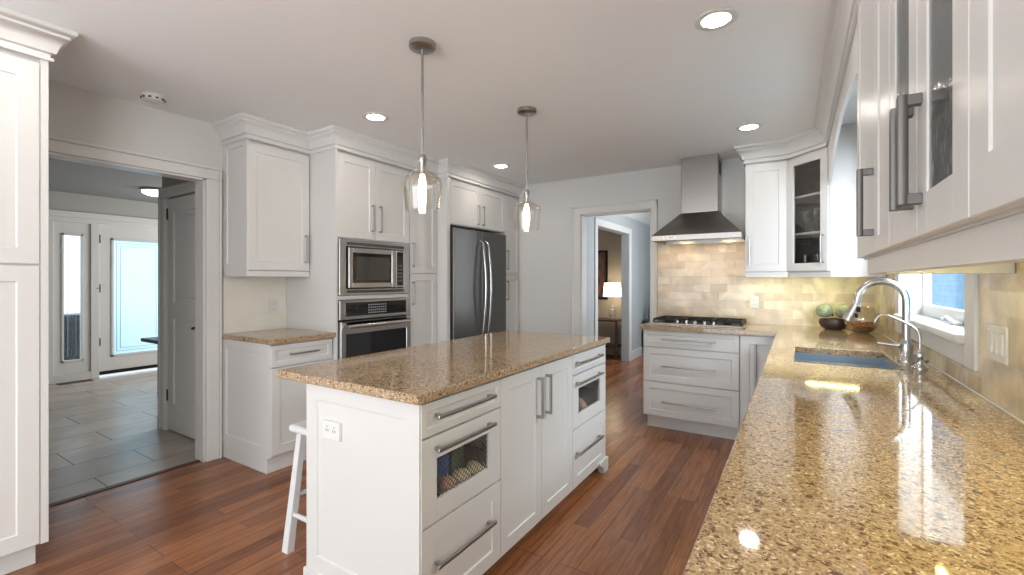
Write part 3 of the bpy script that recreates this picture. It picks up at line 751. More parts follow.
# blind corner cabinet
cc = thing('corner_base_cabinet', 'white corner base cabinet with tall bar handle right of the drawers', 'cabinet', (-.388, 4.06, 0), 0)
obj('body', MB().box(0, .30, TF, .58, .115, .879).box(.285, .915, -.30, .64, .115, .879), white, cc)
obj('toe_kick', MB().box(0, .30, .075, .58, 0, .115).box(.36, .915, -.30, .58, 0, .115), white, cc)
d = door('door', .004, .28, .122, .868, cc); 
hb = MB(); hb.tube([(.115, -.045, .36), (.115, -.045, .81)], .008, 10)
for z in (.38, .79): hb.cyl((.115, -.045, z), (.115, 0, z), .006)
obj('handle', hb, nickel, d)

# right run base cabinets, facing -x (rot -90): local x = -world y
def right_base(y_hi, w, label, n=2):
    t = thing('base_cabinet', label, 'cabinet', (-.103, y_hi, 0), -Q)
    obj('body', MB().box(0, w, TF, .62, .115, .879 if n != 3 else .66), white, t)
    obj('toe_kick', MB().box(0, w, .075, .62, 0, .115), white, t)
    k = w/2
    for x0, x1, hx_ in ((.003, k-.002, k-.04), (k+.002, w-.003, k+.04)):
        d = door('door', x0, x1, .122, .868, t); vhandle(hx_, .62, .82, d)
    return t
right_base(3.76, .36, 'white base cabinet between the sink cabinet and the corner')
right_base(3.395, .86, 'white base cabinet under the sink', 3)
dwt = thing('base_cabinet', 'white base cabinet under the near end of the long counter', 'cabinet', (-.103, 2.53, 0), -Q)
obj('body', MB().box(0, 1.5, TF, .62, .115, .879), white, dwt)
obj('toe_kick', MB().box(0, 1.5, .075, .62, 0, .115), white, dwt)
for i in range(3):
    d = door('door', .003+i*.5, .497+i*.5, .122, .868, dwt); vhandle(.04+i*.5, .62, .82, d)
dwt2 = dup(dwt, (-.103, 1.025, 0), -Q, 'white base cabinet under the counter at the lower right corner')

# L-shaped worktop with sink cut-out (built from slabs around the hole)
SX0, SX1, SY0, SY1 = -.010, .400, 2.60, 3.215
def worktop():
    xs = [-1.188, -.131, SX0, SX1, .5355]; ys = [-.75, SY0, SY1, 4.030, 4.7045]
    t = bmesh.new(); z0, z1 = .879, .915
    def solid(i, j):
        if j == 3: return True
        if i == 0: return False
        return not (i == 2 and j == 1)
    V = {}
    def v(i, j, k):
        key = (i, j, k)
        if key not in V: V[key] = t.verts.new((xs[i], ys[j], z1 if k else z0))
        return V[key]
    nx, ny = len(xs)-1, len(ys)-1
    for i in range(nx):
        for j in range(ny):
            if not solid(i, j): continue
            t.faces.new((v(i, j, 1), v(i+1, j, 1), v(i+1, j+1, 1), v(i, j+1, 1)))
            t.faces.new((v(i, j, 0), v(i, j+1, 0), v(i+1, j+1, 0), v(i+1, j, 0)))
            for di, dj, a, b_ in ((-1, 0, (i, j+1), (i, j)), (1, 0, (i+1, j), (i+1, j+1)), (0, -1, (i, j), (i+1, j)), (0, 1, (i+1, j+1), (i, j+1))):
                ii, jj = i+di, j+dj
                if 0 <= ii < nx and 0 <= jj < ny and solid(ii, jj): continue
                t.faces.new((v(*a, 0), v(*b_, 0), v(*b_, 1), v(*a, 1)))
    bmesh.ops.dissolve_limit(t, angle_limit=0.01, verts=t.verts, edges=t.edges)
    es = [e for e in t.edges if len(e.link_faces) == 2 and e.calc_face_angle(0) > 1 and all(abs(q.co.z-z1) < 1e-5 for q in e.verts)]
    bmesh.ops.bevel(t, geom=es, offset=.004, segments=2, profile=.5, affect='EDGES')
    bmesh.ops.recalc_face_normals(t, faces=t.faces)
    b = MB(); b.add(t); return b
tag(obj('countertop', worktop(), quartz), 'long L-shaped tan speckled stone countertop along the window wall and cooktop', 'countertop')
tag(obj('caulk_bead', MB().box(.528, .5352, -.75, 4.69, .914, .919, .002), plate), 'white caulk bead where the long countertop meets the tiled wall', 'caulk')

# undermount sink: two bowls
sk = thing('sink', 'stainless undermount double-bowl sink in the long counter', 'sink', ((SX0+SX1)/2, (SY0+SY1)/2, .66))
hx, hy = (SX1-SX0)/2, (SY1-SY0)/2
def bowl(y0, y1, zb, zt):
    b = MB(); t = .003
    b.box(-hx-t, hx+t, y0, y1, zb-t, zb)
    b.box(-hx-t, -hx, y0, y1, zb, zt).box(hx, hx+t, y0, y1, zb, zt)
    b.box(-hx, hx, y0, y0+t, zb, zt).box(-hx, hx, y1-t, y1, zb, zt)
    b.lathe([(0, .002), (.042, .002), (.045, .006), (.038, .004), (0, .003)], (0, (y0+y1)/2, zb), 24)
    return b
obj('bowl', bowl(-hy-.003, -.02, .02, .218), sinkst, sk)
obj('bowl', bowl(.004, hy+.003, .02, .218), sinkst, sk)
obj('divider', MB().box(-hx, hx, -.022, .006, .02, .2175, .005, 2), nickel_l, sk)
obj('flange', MB().box(-hx-.02, -hx-.003, -hy-.02, hy+.02, .2155, .2185).box(hx+.003, hx+.02, -hy-.02, hy+.02, .2155, .2185), sinkst, sk)

# main faucet
fc = thing('kitchen_faucet', 'tall pull-down gooseneck faucet in brushed nickel behind the sink', 'faucet', (.452, 2.90, .915))
obj('base', MB().lathe([(0, 0), (.034, 0), (.034, .008), (.027, .014), (.027, .085), (.022, .095), (.018, .105), (0, .105)]), nickel_l, fc)
arc = [(0, 0, .09), (0, 0, .20), (0, 0, .295)] + [(-.095+.095*math.cos(a), 0, .295+.095*math.sin(a)) for a in [PI*k/12 for k in range(1, 12)]] + [(-.192, 0, .29)]
obj('spout', MB().tube(arc, .0165, 14), nickel_l, fc)
hd = obj('spray_head', MB().tube([(-.190, 0, .295), (-.198, 0, .265), (-.216, 0, .225), (-.232, 0, .190)], [.0175, .020, .023, .027], 14), nickel_l, fc)
obj('spray_button', MB().box(-.196, -.180, -.024, -.018, .235, .262, .003).box(-.203, -.190, -.027, -.020, .205, .228, .003), blackm, hd)
obj('lever', MB().cyl((0, 0, .070), (-.03, -.0, .075), .012).tube([(-.02, 0, .075), (-.06, .005, .078), (-.11, .012, .082)], [.010, .007, .005], 10), nickel_l, fc)

ht = thing('filter_tap', 'small slim hot water tap beside the tall faucet', 'tap', (.468, 2.70, .915))
obj('base', MB().lathe([(0, 0), (.028, 0), (.028, .006), (.020, .012), (.014, .03), (.019, .045), (.021, .06), (.015, .078), (.008, .085), (0, .085)]), nickel_l, ht)
obj('spout', MB().tube([(0, 0, .07), (0, 0, .14), (-.006, 0, .165), (-.03, 0, .19), (-.07, 0, .212), (-.11, 0, .232), (-.132, 0, .236), (-.148, 0, .225), (-.160, 0, .200)], .0058, 10), nickel_l, ht)
obj('lever', MB().tube([(0, 0, .06), (.01, -.03, .055), (.014, -.055, .04)], [.008, .006, .008], 8), nickel_l, ht)

# ------------------------------------------------------------------ cooktop
ck = thing('gas_cooktop', 'black five-burner gas cooktop with chrome knobs on the back counter', 'cooktop', (-.757, 4.42, .915))
obj('surface', MB().box(-.38, .38, -.235, .235, 0, .012, .004, 2), steel, ck)
obj('burner_tray', MB().box(-.365, .365, -.165, .222, .011, .014, .001), blackm, ck)
gc = 0
for i, (x0, x1) in enumerate(((-.365, -.125), (-.12, .12), (.125, .365))):
    b = MB(); y0, y1 = (-.18 if i != 1 else -.10), .215
    for a in ((x0, x1, y0, y0+.012), (x0, x1, y1-.012, y1), (x0, x0+.012, y0, y1), (x1-.012, x1, y0, y1)): b.box(a[0], a[1], a[2], a[3], .034, .048, .002)
    xm = (x0+x1)/2
    b.box(xm-.005, xm+.005, y0, y1, .036, .050, .001)
    for yy in ((y0+.10, y1-.10) if i != 1 else ((y0+y1)/2,)): b.box(x0, x1, yy-.005, yy+.005, .036, .050, .001)
    for x in (x0, x1-.012):
        for y in (y0, y1-.012): b.box(x, x+.012, y, y+.012, .013, .036)
    obj('grate', b, iron, ck)
for x, y, r in ((-.245, -.08, .04), (-.245, .11, .035), (0, .06, .055), (.245, -.08, .035), (.245, .11, .045)):
    bn = obj('burner', MB().lathe([(0, .013), (r, .013), (r, .024), (r*.8, .027), (0, .027)], (x, y, 0), 24), iron, ck)
for i in range(5):
    obj('knob', MB().lathe([(0, .012), (.018, .012), (.018, .016), (.014, .018), (.013, .036), (.010, .040), (0, .040)], (-.15+i*.075, -.19 if i % 2 == 0 else -.175, 0), 18), nickel_l, ck)

# ------------------------------------------------------------------ range hood
hd = thing('range_hood', 'stainless pyramid range hood with chimney above the cooktop', 'hood', (-.760, YB-.008, 1.668))
hw_, ch = .370, .158
b = MB(); t = bmesh.new()
def ring(w, y0, y1, z): return [t.verts.new((-w, y0, z)), t.verts.new((w, y0, z)), t.verts.new((w, y1, z)), t.verts.new((-w, y1, z))]
r0 = ring(hw_, -.50, -.002, .048); r1 = ring(ch+.004, -.262, -.002, .268)
for i in range(4):
    j = (i+1) % 4; t.faces.new((r0[i], r0[j], r1[j], r1[i]))
t.faces.new(r1); t.faces.new(r0[::-1])
bmesh.ops.recalc_face_normals(t, faces=t.faces); b.add(t)
obj('canopy', b, hoodst, hd)
rimb = MB(); rimb.box(-hw_-.002, hw_+.002, -.504, -.490, 0, .050, .003).box(-hw_-.002, -hw_+.012, -.50, -.002, 0, .05, .003).box(hw_-.012, hw_+.002, -.50, -.002, 0, .05, .003).box(-hw_, hw_, -.02, -.002, 0, .05)
rm = obj('rim', rimb, hoodst, hd)
b = MB()
for x in (-.26, -.21, -.16): b.cyl((x, -.503, .025), (x, -.507, .025), .007, seg=14)
obj('buttons', b, nickel_l, rm)
obj('chimney', MB().box(-ch, ch, -.25, -.001, .264, 2.4555-1.668, .003), hoodst, hd)
obj('chimney_vent', MB().box(ch-.001, ch+.003, -.20, -.07, .62, .74), darkp, hd)
fb = MB().box(-hw_+.01, hw_-.01, -.49, -.02, .030, .036)
for i in range(10):
    fb.box(-.25+i*.05, -.235+i*.05, -.42, -.10, .026, .031)
obj('filter', fb, steel, hd)
for x in (-.20, .20):
    obj('lamp_lens', MB().lathe([(0, .027), (.032, .027), (.032, .031), (0, .031)], (x, -.27, 0), 20), e_hood, hd)

# ------------------------------------------------------------------ back wall cabinets
wc = thing('wall_cabinet', 'single-door white wall cabinet right of the range hood', 'cabinet', (-.378, 4.375, 0), 0)
obj('body', MB().box(0, .316, TF, .337, 1.38, 2.33, .001), white, wc)
d = door('door', .004, .312, 1.385, 2.295, wc); vhandle(.034, 1.44, 1.66, d)
obj('light_rail', MB().box(0, .316, .012, .03, 1.335, 1.381, .002).box(0, .018, .02, .337, 1.335, 1.381, .002), white, wc)

# diagonal corner cabinet with glass door
dc = thing('corner_wall_cabinet', 'diagonal white corner cabinet with a glass door and shelves', 'cabinet', (0, 0, 0), 0)
A_ = (-.060, 4.388); B_ = (.208, 4.120)
poly_o = [A_, B_, (XR-.001, 4.120), (XR-.001, YB-.001), (-.060, YB-.001)]
b = MB()
b.prism(poly_o, 1.38, 1.398, 'z'); b.prism(poly_o, 2.28, 2.33, 'z')
b.box(.212, XR-.0015, 4.1185, 4.138, 1.3795, 2.4555); b.box(-.0605, -.044, 4.392, YB-.002, 1.3985, 2.279)
obj('body', b, white, dc)
obj('back_panel', MB().box(-.043, XR-.002, YB-.014, YB-.002, 1.399, 2.279).box(XR-.014, XR-.002, 4.14, YB-.014, 1.399, 2.279).box(-.0435, -.039, 4.40, YB-.014, 1.399, 2.279), interior, dc)  # lining coloured dark to stand for the unlit cabinet inside
inset = [(-.038, 4.400), (.222, 4.142), (XR-.016, 4.142), (XR-.016, YB-.016), (-.038, YB-.016)]
for z in (1.685, 1.985):
    obj('shelf', MB().prism(inset, z-.009, z+.009, 'z'), white, dc)
Ld = math.hypot(B_[0]-A_[0], B_[1]-A_[1])
dd = MB().frame(.003, Ld-.003, 1.385, 2.295, -.020, .02, .062)
def to_diag(mb):
    M = Matrix.Translation((A_[0], A_[1], 0)) @ Matrix.Rotation(math.atan2(B_[1]-A_[1], B_[0]-A_[0]), 4, 'Z')
    bmesh.ops.transform(mb.bm, matrix=M, verts=mb.bm.verts); return mb
obj('face_frame', to_diag(MB().frame(0, Ld+.006, 1.40, 2.279, .001, .018, .04)), white, dc)
d = obj('door', to_diag(dd), white, dc)
obj('door_glass', to_diag(MB().box(.06, Ld-.06, -.011, -.007, 1.44, 2.24)), cabg, d, smooth=False)
hb = MB(); hb.box(Ld-.041, Ld-.029, -.054, -.044, 1.44, 1.66, .001)
for z in (1.44, 1.646): hb.box(Ld-.041, Ld-.029, -.046, -.020, z, z+.014, .001)
obj('handle', to_diag(hb), nickel, d)
rl = MB(); rl.box(0, Ld, .012, .03, 1.335, 1.381, .002); to_diag(rl)
rl.box(.222, XR-.009, 4.126, 4.144, 1.335, 1.381, .002)
obj('light_rail', rl, white, dc)
# glassware standing on its shelves
gl0 = thing('drinking_glass', 'clear tumbler on the bottom shelf of the glass-door corner cabinet', 'glass', (.06, 4.44, 1.398), 0, 'tumblers in the corner cabinet')
obj('body', MB().lathe([(0, 0), (.026, 0), (.034, .12), (.032, .12), (.024, .006), (0, .006)], seg=20), glassc, gl0)
tum = thing('wine_glass', 'stemmed wine glass in the glass-door corner cabinet', 'glass', (.06, 4.44, 1.694), 0, 'wine glasses in the corner cabinet')
obj('body', MB().lathe([(0, 0), (.032, 0), (.030, .003), (.004, .008), (.004, .08), (.020, .095), (.036, .13), (.034, .185), (.032, .185), (.034, .13), (.018, .098), (0, .092)], seg=20), glassc, tum)
sp = [(.06, 4.44), (.14, 4.36), (.13, 4.48), (.22, 4.40), (.22, 4.28)]
for i, (x, y) in enumerate(sp[1:]):
    dup(gl0, (x, y, 1.398), 0, 'clear tumbler on the bottom shelf of the glass-door corner cabinet')
    dup(tum, (x, y, 1.694), 0, 'stemmed wine glass in the glass-door corner cabinet')
bw = mat('dark_stoneware', lin(70, 62, 56), 0.35, noise=.2)
tag(obj('stoneware_bowl', MB().lathe([(0, 1.995), (.05, 1.995), (.09, 2.03), (.11, 2.08), (.105, 2.08), (.085, 2.035), (0, 2.005)], (.18, 4.44, 0)), bw), 'dark bowl on the top shelf of the corner cabinet', 'bowl')

# arched valance over the window
vb = [(4.117, 2.33), (4.117, 2.02), (3.90, 2.06)] + [(3.86-1.86*k/16, 2.07+.13*math.sin(PI*k/16)) for k in range(17)] + [(1.98, 2.06), (1.965, 2.02), (1.965, 2.33)]
struct('trim_14', MB().prism(vb, .197, .213, 'x'), trimw)

# ------------------------------------------------------------------ near wall cabinets on the right, facing -x
NY = 1.962
nr = thing('wall_cabinet', 'long white wall cabinet at upper right with wavy glass doors and big bar handles', 'cabinet', (.176, NY, 0), -Q)
def ly(y): return NY-y       # world y to local x
D = .36-.001
Wn = ly(-.40)
b = MB()
b.box(0, Wn, TF, D, 1.38, 1.398).box(0, Wn, TF, D, 2.29, 2.33).box(0, .018, TF, D, 1.38, 2.33).box(Wn-.018, Wn, TF, D, 1.38, 2.33).box(0, Wn, D-.01, D, 1.38, 2.33)
for y in (1.537, 1.318, .758): b.box(ly(y)-.009, ly(y)+.009, TF, D, 1.398, 2.29)
obj('body', b, white, nr)
for z in (1.69, 1.99): obj('shelf', MB().box(.02, Wn-.02, TF+.03, D-.012, z, z+.018), white, nr)
d = door('door', .003, ly(1.539), 1.385, 2.295, nr, st=.062, dep=.003); vhandle(ly(1.572), 1.431, 1.616, d, w=.018, so=.036, bt=.014, m=dnickel)
obj('filler_panel', MB().shaker(ly(1.535), ly(1.320), 1.385, 2.295, 0.0, .02, .04, .004), white, nr)
for y1, y0, hyy in ((1.316, 1.040, 1.072), (1.036, .760, 1.004)):
    d = obj('door', MB().frame(ly(y1), ly(y0), 1.385, 2.295, 0, .02, .068), white, nr)
    obj('door_glass', MB().box(ly(y1)+.066, ly(y0)-.066, .003, .006, 1.445, 2.235), wavyg, d, smooth=False)
    vhandle(ly(hyy), 1.436, 1.621, d, w=.018, so=.032, bt=.014, m=dnickel)
d = door('door', ly(.756), ly(.20), 1.385, 2.295, nr, st=.064, dep=.003)
vhandle(ly(.235), 1.436, 1.621, d, w=.018, bt=.014, m=dnickel)
d = door('door', ly(.196), ly(-.395), 1.385, 2.295, nr, st=.064, dep=.003)
vhandle(ly(.16), 1.436, 1.621, d, w=.018, bt=.014, m=dnickel)
obj('light_rail', MB().box(.062, Wn, .022, .040, 1.330, 1.381, .002).box(.062, .080, .03, D, 1.330, 1.381, .002), white, nr)

# under cabinet lights
e_led_near = emis('pale_yellow_led', (1.0, 0.88, 0.33), 30)
def led(x0, x1, y0, y1, z, label, m=None):
    t = thing('under_cabinet_light', label, 'light', ((x0+x1)/2, (y0+y1)/2, z), 0, None)
    cx, cy = (x1-x0)/2, (y1-y0)/2
    obj('housing', MB().box(-cx, cx, -cy, cy, 0, .012, .002), plate, t)
    obj('lens', MB().box(-cx+.006, cx-.006, -cy+.006, cy-.006, -.003, 0.001), m or e_led, t)
led(.34, .37, .1, 1.80, 1.367, 'long yellow light strip under the near right wall cabinet', e_led_near)
led(-.0, .42, 4.44, 4.475, 1.367, 'yellow light strip under the glass-door corner cabinet')
led(-.34, -.09, 4.48, 4.515, 1.367, 'yellow light strip under the wall cabinet beside the hood')

# ------------------------------------------------------------------ island
IX0, IX1, IY0, IY1 = -1.778, -1.12, 1.177, 3.010
isl = thing('kitchen_island', 'white kitchen island with drawers, doors and wire-front drawers', 'kitchen island', (IX1, IY0, 0), Q)
# local x = world y - IY0 ; local y = IX1 - world x
LI = IY1-IY0; WI = IX1-IX0
b = MB(); z0, z1 = .06, .880
cav = .42
b.box(.018, LI-.018, cav, WI-.018, z0, z1)
for a, c in ((.018, .045), (.500, 1.300), (1.785, LI-.018)): b.box(a, c, TF, cav, z0, z1)
for a, c in ((.045, .500), (1.300, 1.785)): b.box(a, c, TF, cav, z0, .44); b.box(a, c, TF, cav, .72, z1)
obj('body', b, white, isl)
obj('toe_kick', MB().box(.09, LI-.09, .07, WI-.07, 0, .06), white, isl)
side_panel(isl, .003, WI-.003, .085, z1, 0, .018, .07)
b = MB().shaker(-(WI-.003), -.003, .085, z1, 0, .018, .07)
for v in b.bm.verts: v.co = Vector((LI-v.co.y, -v.co.x, v.co.z))
bmesh.ops.reverse_faces(b.bm, faces=b.bm.faces)
obj('end_panel', b, white, isl)
b = MB().shaker(-(LI-.02), -.02, .085, z1, 0, .018, .07)
for v in b.bm.verts: v.co = Vector((-v.co.x, WI-v.co.y, v.co.z))
obj('back_panel', b, white, isl)
obj('base_moulding', MB().box(-.010, .018, -.004, WI+.008, 0, .088, .004).box(LI-.018, LI+.010, .12, WI+.008, 0, .088, .004).box(0, LI, WI-.018, WI+.008, 0, .088, .004), white, isl)
for sx, x0 in ((1, -.012), (-1, LI+.012)):
    pf = [(x0, 0), (x0+sx*.075, 0), (x0+sx*.095, .045), (x0+sx*.15, .075), (x0+sx*.15, .09), (x0, .09)]
    obj('foot', MB().prism(pf, -.012, .03, 'y'), white, isl)
    # return of the bracket foot round the corner
    pr_ = [(.0305, 0), (.08, 0), (.10, .045), (.14, .075), (.14, .0895), (.0305, .0895)]
    obj('foot', MB().prism(pr_, x0, x0+sx*.03, 'x'), white, isl)
L1, L2 = .020, .513
def il(y): return y-IY0
def wire_drawer(x0, x1, z0, z1, wx0, wx1, wz0, wz1, h0, h1, hz):
    b = MB()
    b.box(x0, wx0, 0, .02, z0, z1, .0015).box(wx1, x1, 0, .02, z0, z1, .0015).box(wx0-.002, wx1+.002, 0, .02, z0, wz0, .0015).box(wx0-.002, wx1+.002, 0, .02, wz1, z1, .0015)
    d = obj('drawer', b, white, isl)
    hhandle(h0, h1, hz, d, w=.014)
    w = MB(); s = .022; H = wz1-wz0; Wd_ = wx1-wx0; k = -H
    while k < Wd_:
        for sg in (1, -1):
            a0, c0 = k, 0.0; a1, c1 = k+H, H
            lo, hi = max(a0, 0), min(a1, Wd_)
            if hi-lo > .002:
                zz0, zz1 = lo-k, hi-k
                if sg == -1: zz0, zz1 = H-zz0, H-zz1
                w.cyl((wx0+lo, .012 if sg == 1 else .0145, wz0+zz0), (wx0+hi, .012 if sg == 1 else .0145, wz0+zz1), .0014, seg=6)
        k += s
    obj('wire_mesh', w, dnickel, d)
    # basket inside the drawer
    bk = MB()
    for a in ((wx0+.01, wx0+.016, .03, .36), (wx1-.016, wx1-.01, .03, .36)): bk.box(a[0], a[1], a[2], a[3], z0+.02, z0+.16)
    bk.box(wx0+.01, wx1-.01, .03, .36, z0+.016, z0+.022)
    obj('basket', bk, interior, d)
for (a, c, ha, hc, wa, wc_) in ((il(1.186), il(1.690), il(1.242), il(1.612), il(1.268), il(1.606)), (il(2.463), il(2.988), il(2.490), il(2.885), il(2.545), il(2.898))):
    d = door('drawer', a, c, .748, .868, isl, st=.030); hhandle(ha, hc, .816, d, w=.014)
    wire_drawer(a, c, .425, .740, wa, wc_, .502, .656, ha, hc, .696)
    d = door('drawer', a, c, .072, .417, isl, st=.062); hhandle(ha, hc, .275, d, w=.014)
for a, c, h_ in ((1.694, 2.074, 2.028), (2.078, 2.458, 2.122)):
    d = door('door', il(a), il(c), .072, .868, isl); vhandle(il(h_), .610, .818, d, w=.014)
# outlet on the end panel
b = MB().box(il(IY0)-.004, .008, IX1+1.655, IX1+1.545, .665, .737, .003)
ol = MB(); ol.box(-.006, .010, .430, .538, .662, .736, .002)
oo = obj('outlet', ol, plate, isl, label='horizontal white power outlet')
sl_ = MB()
for yy in (.462, .506):
    for q in (-.007, .006): sl_.box(-.0072, -.005, yy+q, yy+q+.002, .694, .705)
    sl_.box(-.0072, -.005, yy-.002, yy+.002, .712, .716)
obj('sockets', sl_, darkp, oo)
tag(obj('countertop', MB().box(-1.948, -1.100, 1.147, 3.040, .880, .915, .004, 2), quartz), 'rectangular tan speckled stone top of the kitchen island', 'countertop')

# produce in the wire-front drawers
potato = mat('potato_skin', lin(240, 222, 186), 0.6, noise=.15, nscale=30)
onion = mat('onion_skin', lin(232, 186, 160), 0.4, noise=.15, nscale=12)
blue = mat('blue_packet', lin(96, 126, 190), 0.35, noise=.4, nscale=18)
greenp = mat('green_packet', lin(120, 140, 110), 0.4, noise=.4, nscale=18)
zb = .448
items = [('potato', 'pale potato low in the middle of the near wire-front drawer', -1.195, 1.50, .042, potato), ('potato', 'large pale potato beside the right end of the near wire-front drawer', -1.190, 1.60, .046, potato), ('onion', 'brown onion at the left of the near wire-front drawer behind the wire', -1.190, 1.405, .040, onion),
         ('onion', 'pinkish onion in the far wire-front drawer', -1.195, 2.735, .045, onion), ('potato', 'potato half hidden behind the onion in the far wire-front drawer', -1.25, 2.84, .040, potato)]
for nm, lb, x, y, r, m_ in items:
    t = thing(nm, lb, 'vegetable', (x, y, zb))
    sc = (1, 1.25, .85) if nm == 'potato' else (1, 1, .95)
    obj('skin' if nm == 'onion' else 'tuber', MB().sphere((0, 0, r*sc[2]+.0), r, sc, jitter=.02, rot=random.random()), m_, t)
    if nm == 'onion': obj('stem', MB().cyl((0, 0, r*1.8), (0, .004, r*2.2), .006, .002, seg=8), m_, t)
for nm, lb, y, hh, m_ in (('snack_packet', 'blue packet standing at the left end of the near wire-front drawer', 1.44, .19, blue), ('snack_packet', 'green packet standing in the middle of the near wire-front drawer', 1.555, .18, greenp)):
    tag(obj(nm, MB().prism([(y-.045, zb), (y+.045, zb), (y+.052, zb+hh), (y-.05, zb+hh)], -1.275, -1.250, 'x'), m_), lb, 'packet')

# stool tucked at the overhang
st = thing('bar_stool', 'white wooden stool tucked beside the island', 'stool', (-1.955, 1.43, 0))
obj('seat', MB().box(-.140, .140, -.140, .140, .575, .61, .014, 3), stoolw, st)
LG = {}
for sx in (-1, 1):
    for sy in (-1, 1):
        top = Vector((sx*.095, sy*.095, .578)); bot = Vector((sx*.130, sy*.145, 0))
        t = bmesh.new(); w0, w1 = .017, .022
        vs = [t.verts.new((p.x+a*w, p.y+c*w*.8, p.z)) for p, w in ((bot, w1), (top, w0)) for a, c in ((-1, -1), (1, -1), (1, 1), (-1, 1))]
        for f in ((0, 3, 2, 1), (4, 5, 6, 7), (0, 1, 5, 4), (1, 2, 6, 5), (2, 3, 7, 6), (3, 0, 4, 7)): t.faces.new([vs[i] for i in f])
        obj('leg', MB().add(t), stoolw, st)
        LG[(sx, sy)] = (top, bot)
def at(k, z):
    a, c = LG[k]; f = (z-c.z)/(a.z-c.z); return c+(a-c)*f
for k0, k1, z in (((-1, -1), (1, -1), .18), ((-1, 1), (1, 1), .18), ((-1, -1), (-1, 1), .26), ((1, -1), (1, 1), .26)):
    obj('rung', MB().tube([at(k0, z), at(k1, z)], .011, 10), stoolw, st)

# ------------------------------------------------------------------ pendants
def pendant(loc, label):
    t = thing('pendant_light', label, 'lamp', loc, 0)
    obj('canopy', MB().lathe([(0, 0), (.064, 0), (.064, -.022), (.056, -.028), (.012, -.030), (0, -.030)]), nickel, t)
    obj('rod', MB().cyl((0, 0, -.028), (0, 0, -.545), .0065, seg=12), nickel, t)
    obj('socket', MB().lathe([(0, -.535), (.014, -.540), (.020, -.550), (.020, -.565), (.015, -.580), (.015, -.635), (0, -.637)], seg=20), nickel, t)
    sh = [(.022, -.560), (.0235, -.600), (.028, -.614), (.045, -.626), (.070, -.640), (.088, -.653), (.0955, -.670), (.096, -.690), (.092, -.730), (.085, -.785), (.080, -.810)]
    inn = [(r-.003, z) for r, z in reversed(sh)]
    obj('glass_shade', MB().lathe(sh+inn, seg=40), pendg, t)
    obj('bulb', MB().lathe([(0, -.632), (.010, -.637), (.014, -.655), (.019, -.69), (.020, -.74), (.015, -.775), (.006, -.79), (0, -.792)], seg=20), e_bulb, t)
    return t
p1 = pendant((-1.535, 1.631, ZC), 'clear glass pendant light nearest the viewer, over the front of the island')
dup(p1, (-1.535, 2.632, ZC), 0, 'clear glass pendant light over the far end of the island')

# recessed lights
def downlight(x, y, label):
    t = thing('recessed_light', label, 'ceiling lamp', (x, y, ZC), 0)
    obj('trim_ring', MB().lathe([(.060, 0), (.088, 0), (.088, -.004), (.078, -.008), (.060, -.006)]), plate, t)
    obj('lens', MB().lathe([(0, -.003), (.060, -.003), (.060, -.001), (0, -.001)]), e_down, t)
    return t
dl = downlight(-.301, 2.165, 'recessed ceiling light largest in view, top right over the long counter')
for x, y, lb in ((-.303, 3.815, 'recessed ceiling light near the range hood'), (-2.502, 2.19, 'recessed ceiling light in front of the oven tower'), (-2.507, 3.79, 'recessed ceiling light in front of the fridge'),
                 (-.301, .50, 'recessed ceiling light over the near end of the long counter'), (-2.50, .50, 'recessed ceiling light beside the pantry cabinet')):
    dup(dl, (x, y, ZC), 0, lb)
sm = thing('smoke_detector', 'round white smoke detector on the ceiling above the foyer opening', 'smoke detector', (-3.39, 1.206, ZC))
obj('base', MB().lathe([(0, 0), (.062, 0), (.062, -.012), (0, -.012)]), plate, sm)
obj('cover', MB().lathe([(.056, -.012), (.054, -.030), (.040, -.038), (0, -.040)]), plate, sm)
b = MB()
for k in range(10):
    a = 2*PI*k/10; b.box(.0548*math.cos(a)-.006, .0548*math.cos(a)+.006, .0548*math.sin(a)-.006, .0548*math.sin(a)+.006, -.026, -.017)
obj('vent', b, darkp, sm)

# ------------------------------------------------------------------ switches and outlets on the walls
def plate_thing(name, label, cat, loc, rotz, w, hh, kind):
    t = thing(name, label, cat, loc, rotz)
    pp = obj('cover_plate', MB().box(-w/2, w/2, -.006, 0, -hh/2, hh/2, .002), plate, t)
    if kind == 'outlet':
        obj('socket', MB().box(-.017, .017, -.008, -.004, -.036, .036, .002), plate, t)
        s = MB()
        for z in (-.02, .02):
            for x in (-.007, .006): s.box(x, x+.002, -.0086, -.007, z-.005, z+.005)
        obj('slots', s, darkp, t)
    else:
        n = kind
        for i in range(n):
            x = (i-(n-1)/2)*.046
            obj('rocker', MB().box(x-.0165, x+.0165, -.010, -.004, -.033, .033, .002), plate, t)
    return t
plate_thing('wall_outlet', 'white outlet on the tiled wall right of the cooktop', 'outlet', (-.329, YB-.008, 1.112), 0, .072, .115, 'outlet')
plate_thing('wall_outlet', 'white outlet on the pale backsplash above the small countertop', 'outlet', (XL+.008, 2.10, 1.10), Q, .072, .115, 'outlet')
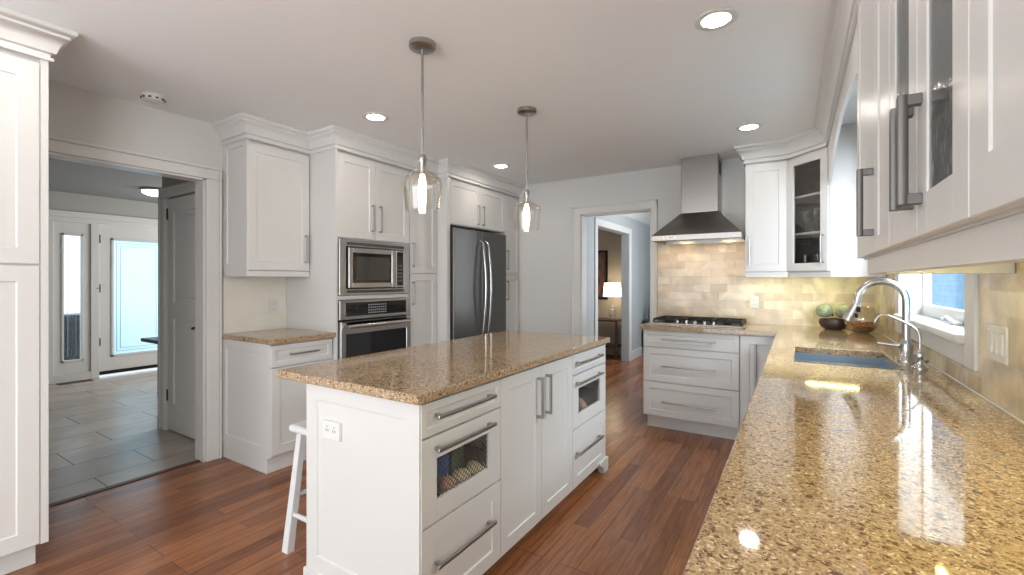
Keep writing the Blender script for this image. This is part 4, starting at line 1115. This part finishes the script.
plate_thing('light_switch', 'white triple rocker switch plate on the tiled wall right of the window', 'switch', (XR-.008, 2.017, 1.112), -Q, .162, .115, 3)

# ------------------------------------------------------------------ decor near the back corner
bd = thing('decor_bowl', 'dark woven bowl on the counter near the back corner', 'bowl', (.250, 4.47, .915))
dk = mat('dark_woven', lin(52, 40, 34), 0.5, noise=.5, nscale=50, bump=.4)
obj('body', MB().lathe([(0, 0), (.05, 0), (.085, .02), (.102, .055), (.095, .085), (.088, .085), (.09, .055), (.07, .025), (0, .012)]), dk, bd)
b = MB()
for i in range(22):
    a = random.random()*6.28; r = random.random()*.06
    b.sphere((r*math.cos(a), r*math.sin(a), .05+random.random()*.035), .018, (1, 1, .8), 8, 6, .1)
obj('filling', b, dk, bd, kind='stuff')
for lb, x, y, z, r in (('green swirled glass ball leaning at the left of the dark bowl', .190, 4.47, 1.064, .060), ('green swirled glass ball resting at the right of the dark bowl', .318, 4.46, 1.062, .060)):
    t = thing('glass_ball', lb, 'ornament', (x, y, z))
    obj('body', MB().sphere((0, 0, 0), r, (1, .9, .9), 24, 16), greeng, t)
    obj('cap', MB().cyl((r*.80, 0, -r*.45), (r*1.0, 0, -r*.6), .010, .006, seg=12), dk, t)
gb = thing('glass_globe', 'clear glass globe bowl with orange potpourri near the back corner', 'bowl', (.410, 4.30, .915))
obj('glass', MB().lathe([(0, .001), (.05, .003), (.09, .03), (.108, .075), (.110, .11), (.098, .16), (.075, .195), (.073, .193), (.095, .16), (.107, .11), (.105, .075), (.087, .033), (.05, .007), (0, .005)], seg=32), glassc, gb)
pm = mat('orange_potpourri', lin(165, 95, 40), 0.7, noise=.6, nscale=40)
b = MB(); b.lathe([(0, .008), (.048, .010), (.083, .036), (.094, .058), (.05, .07), (0, .074)], seg=24)
for i in range(60):
    a = random.random()*6.28; r = .085*math.sqrt(random.random())
    b.sphere((r*math.cos(a), r*math.sin(a), .062+random.random()*.02), .011, (1, 1, .6), 7, 5, .2)
obj('potpourri', b, pm, gb, kind='stuff')
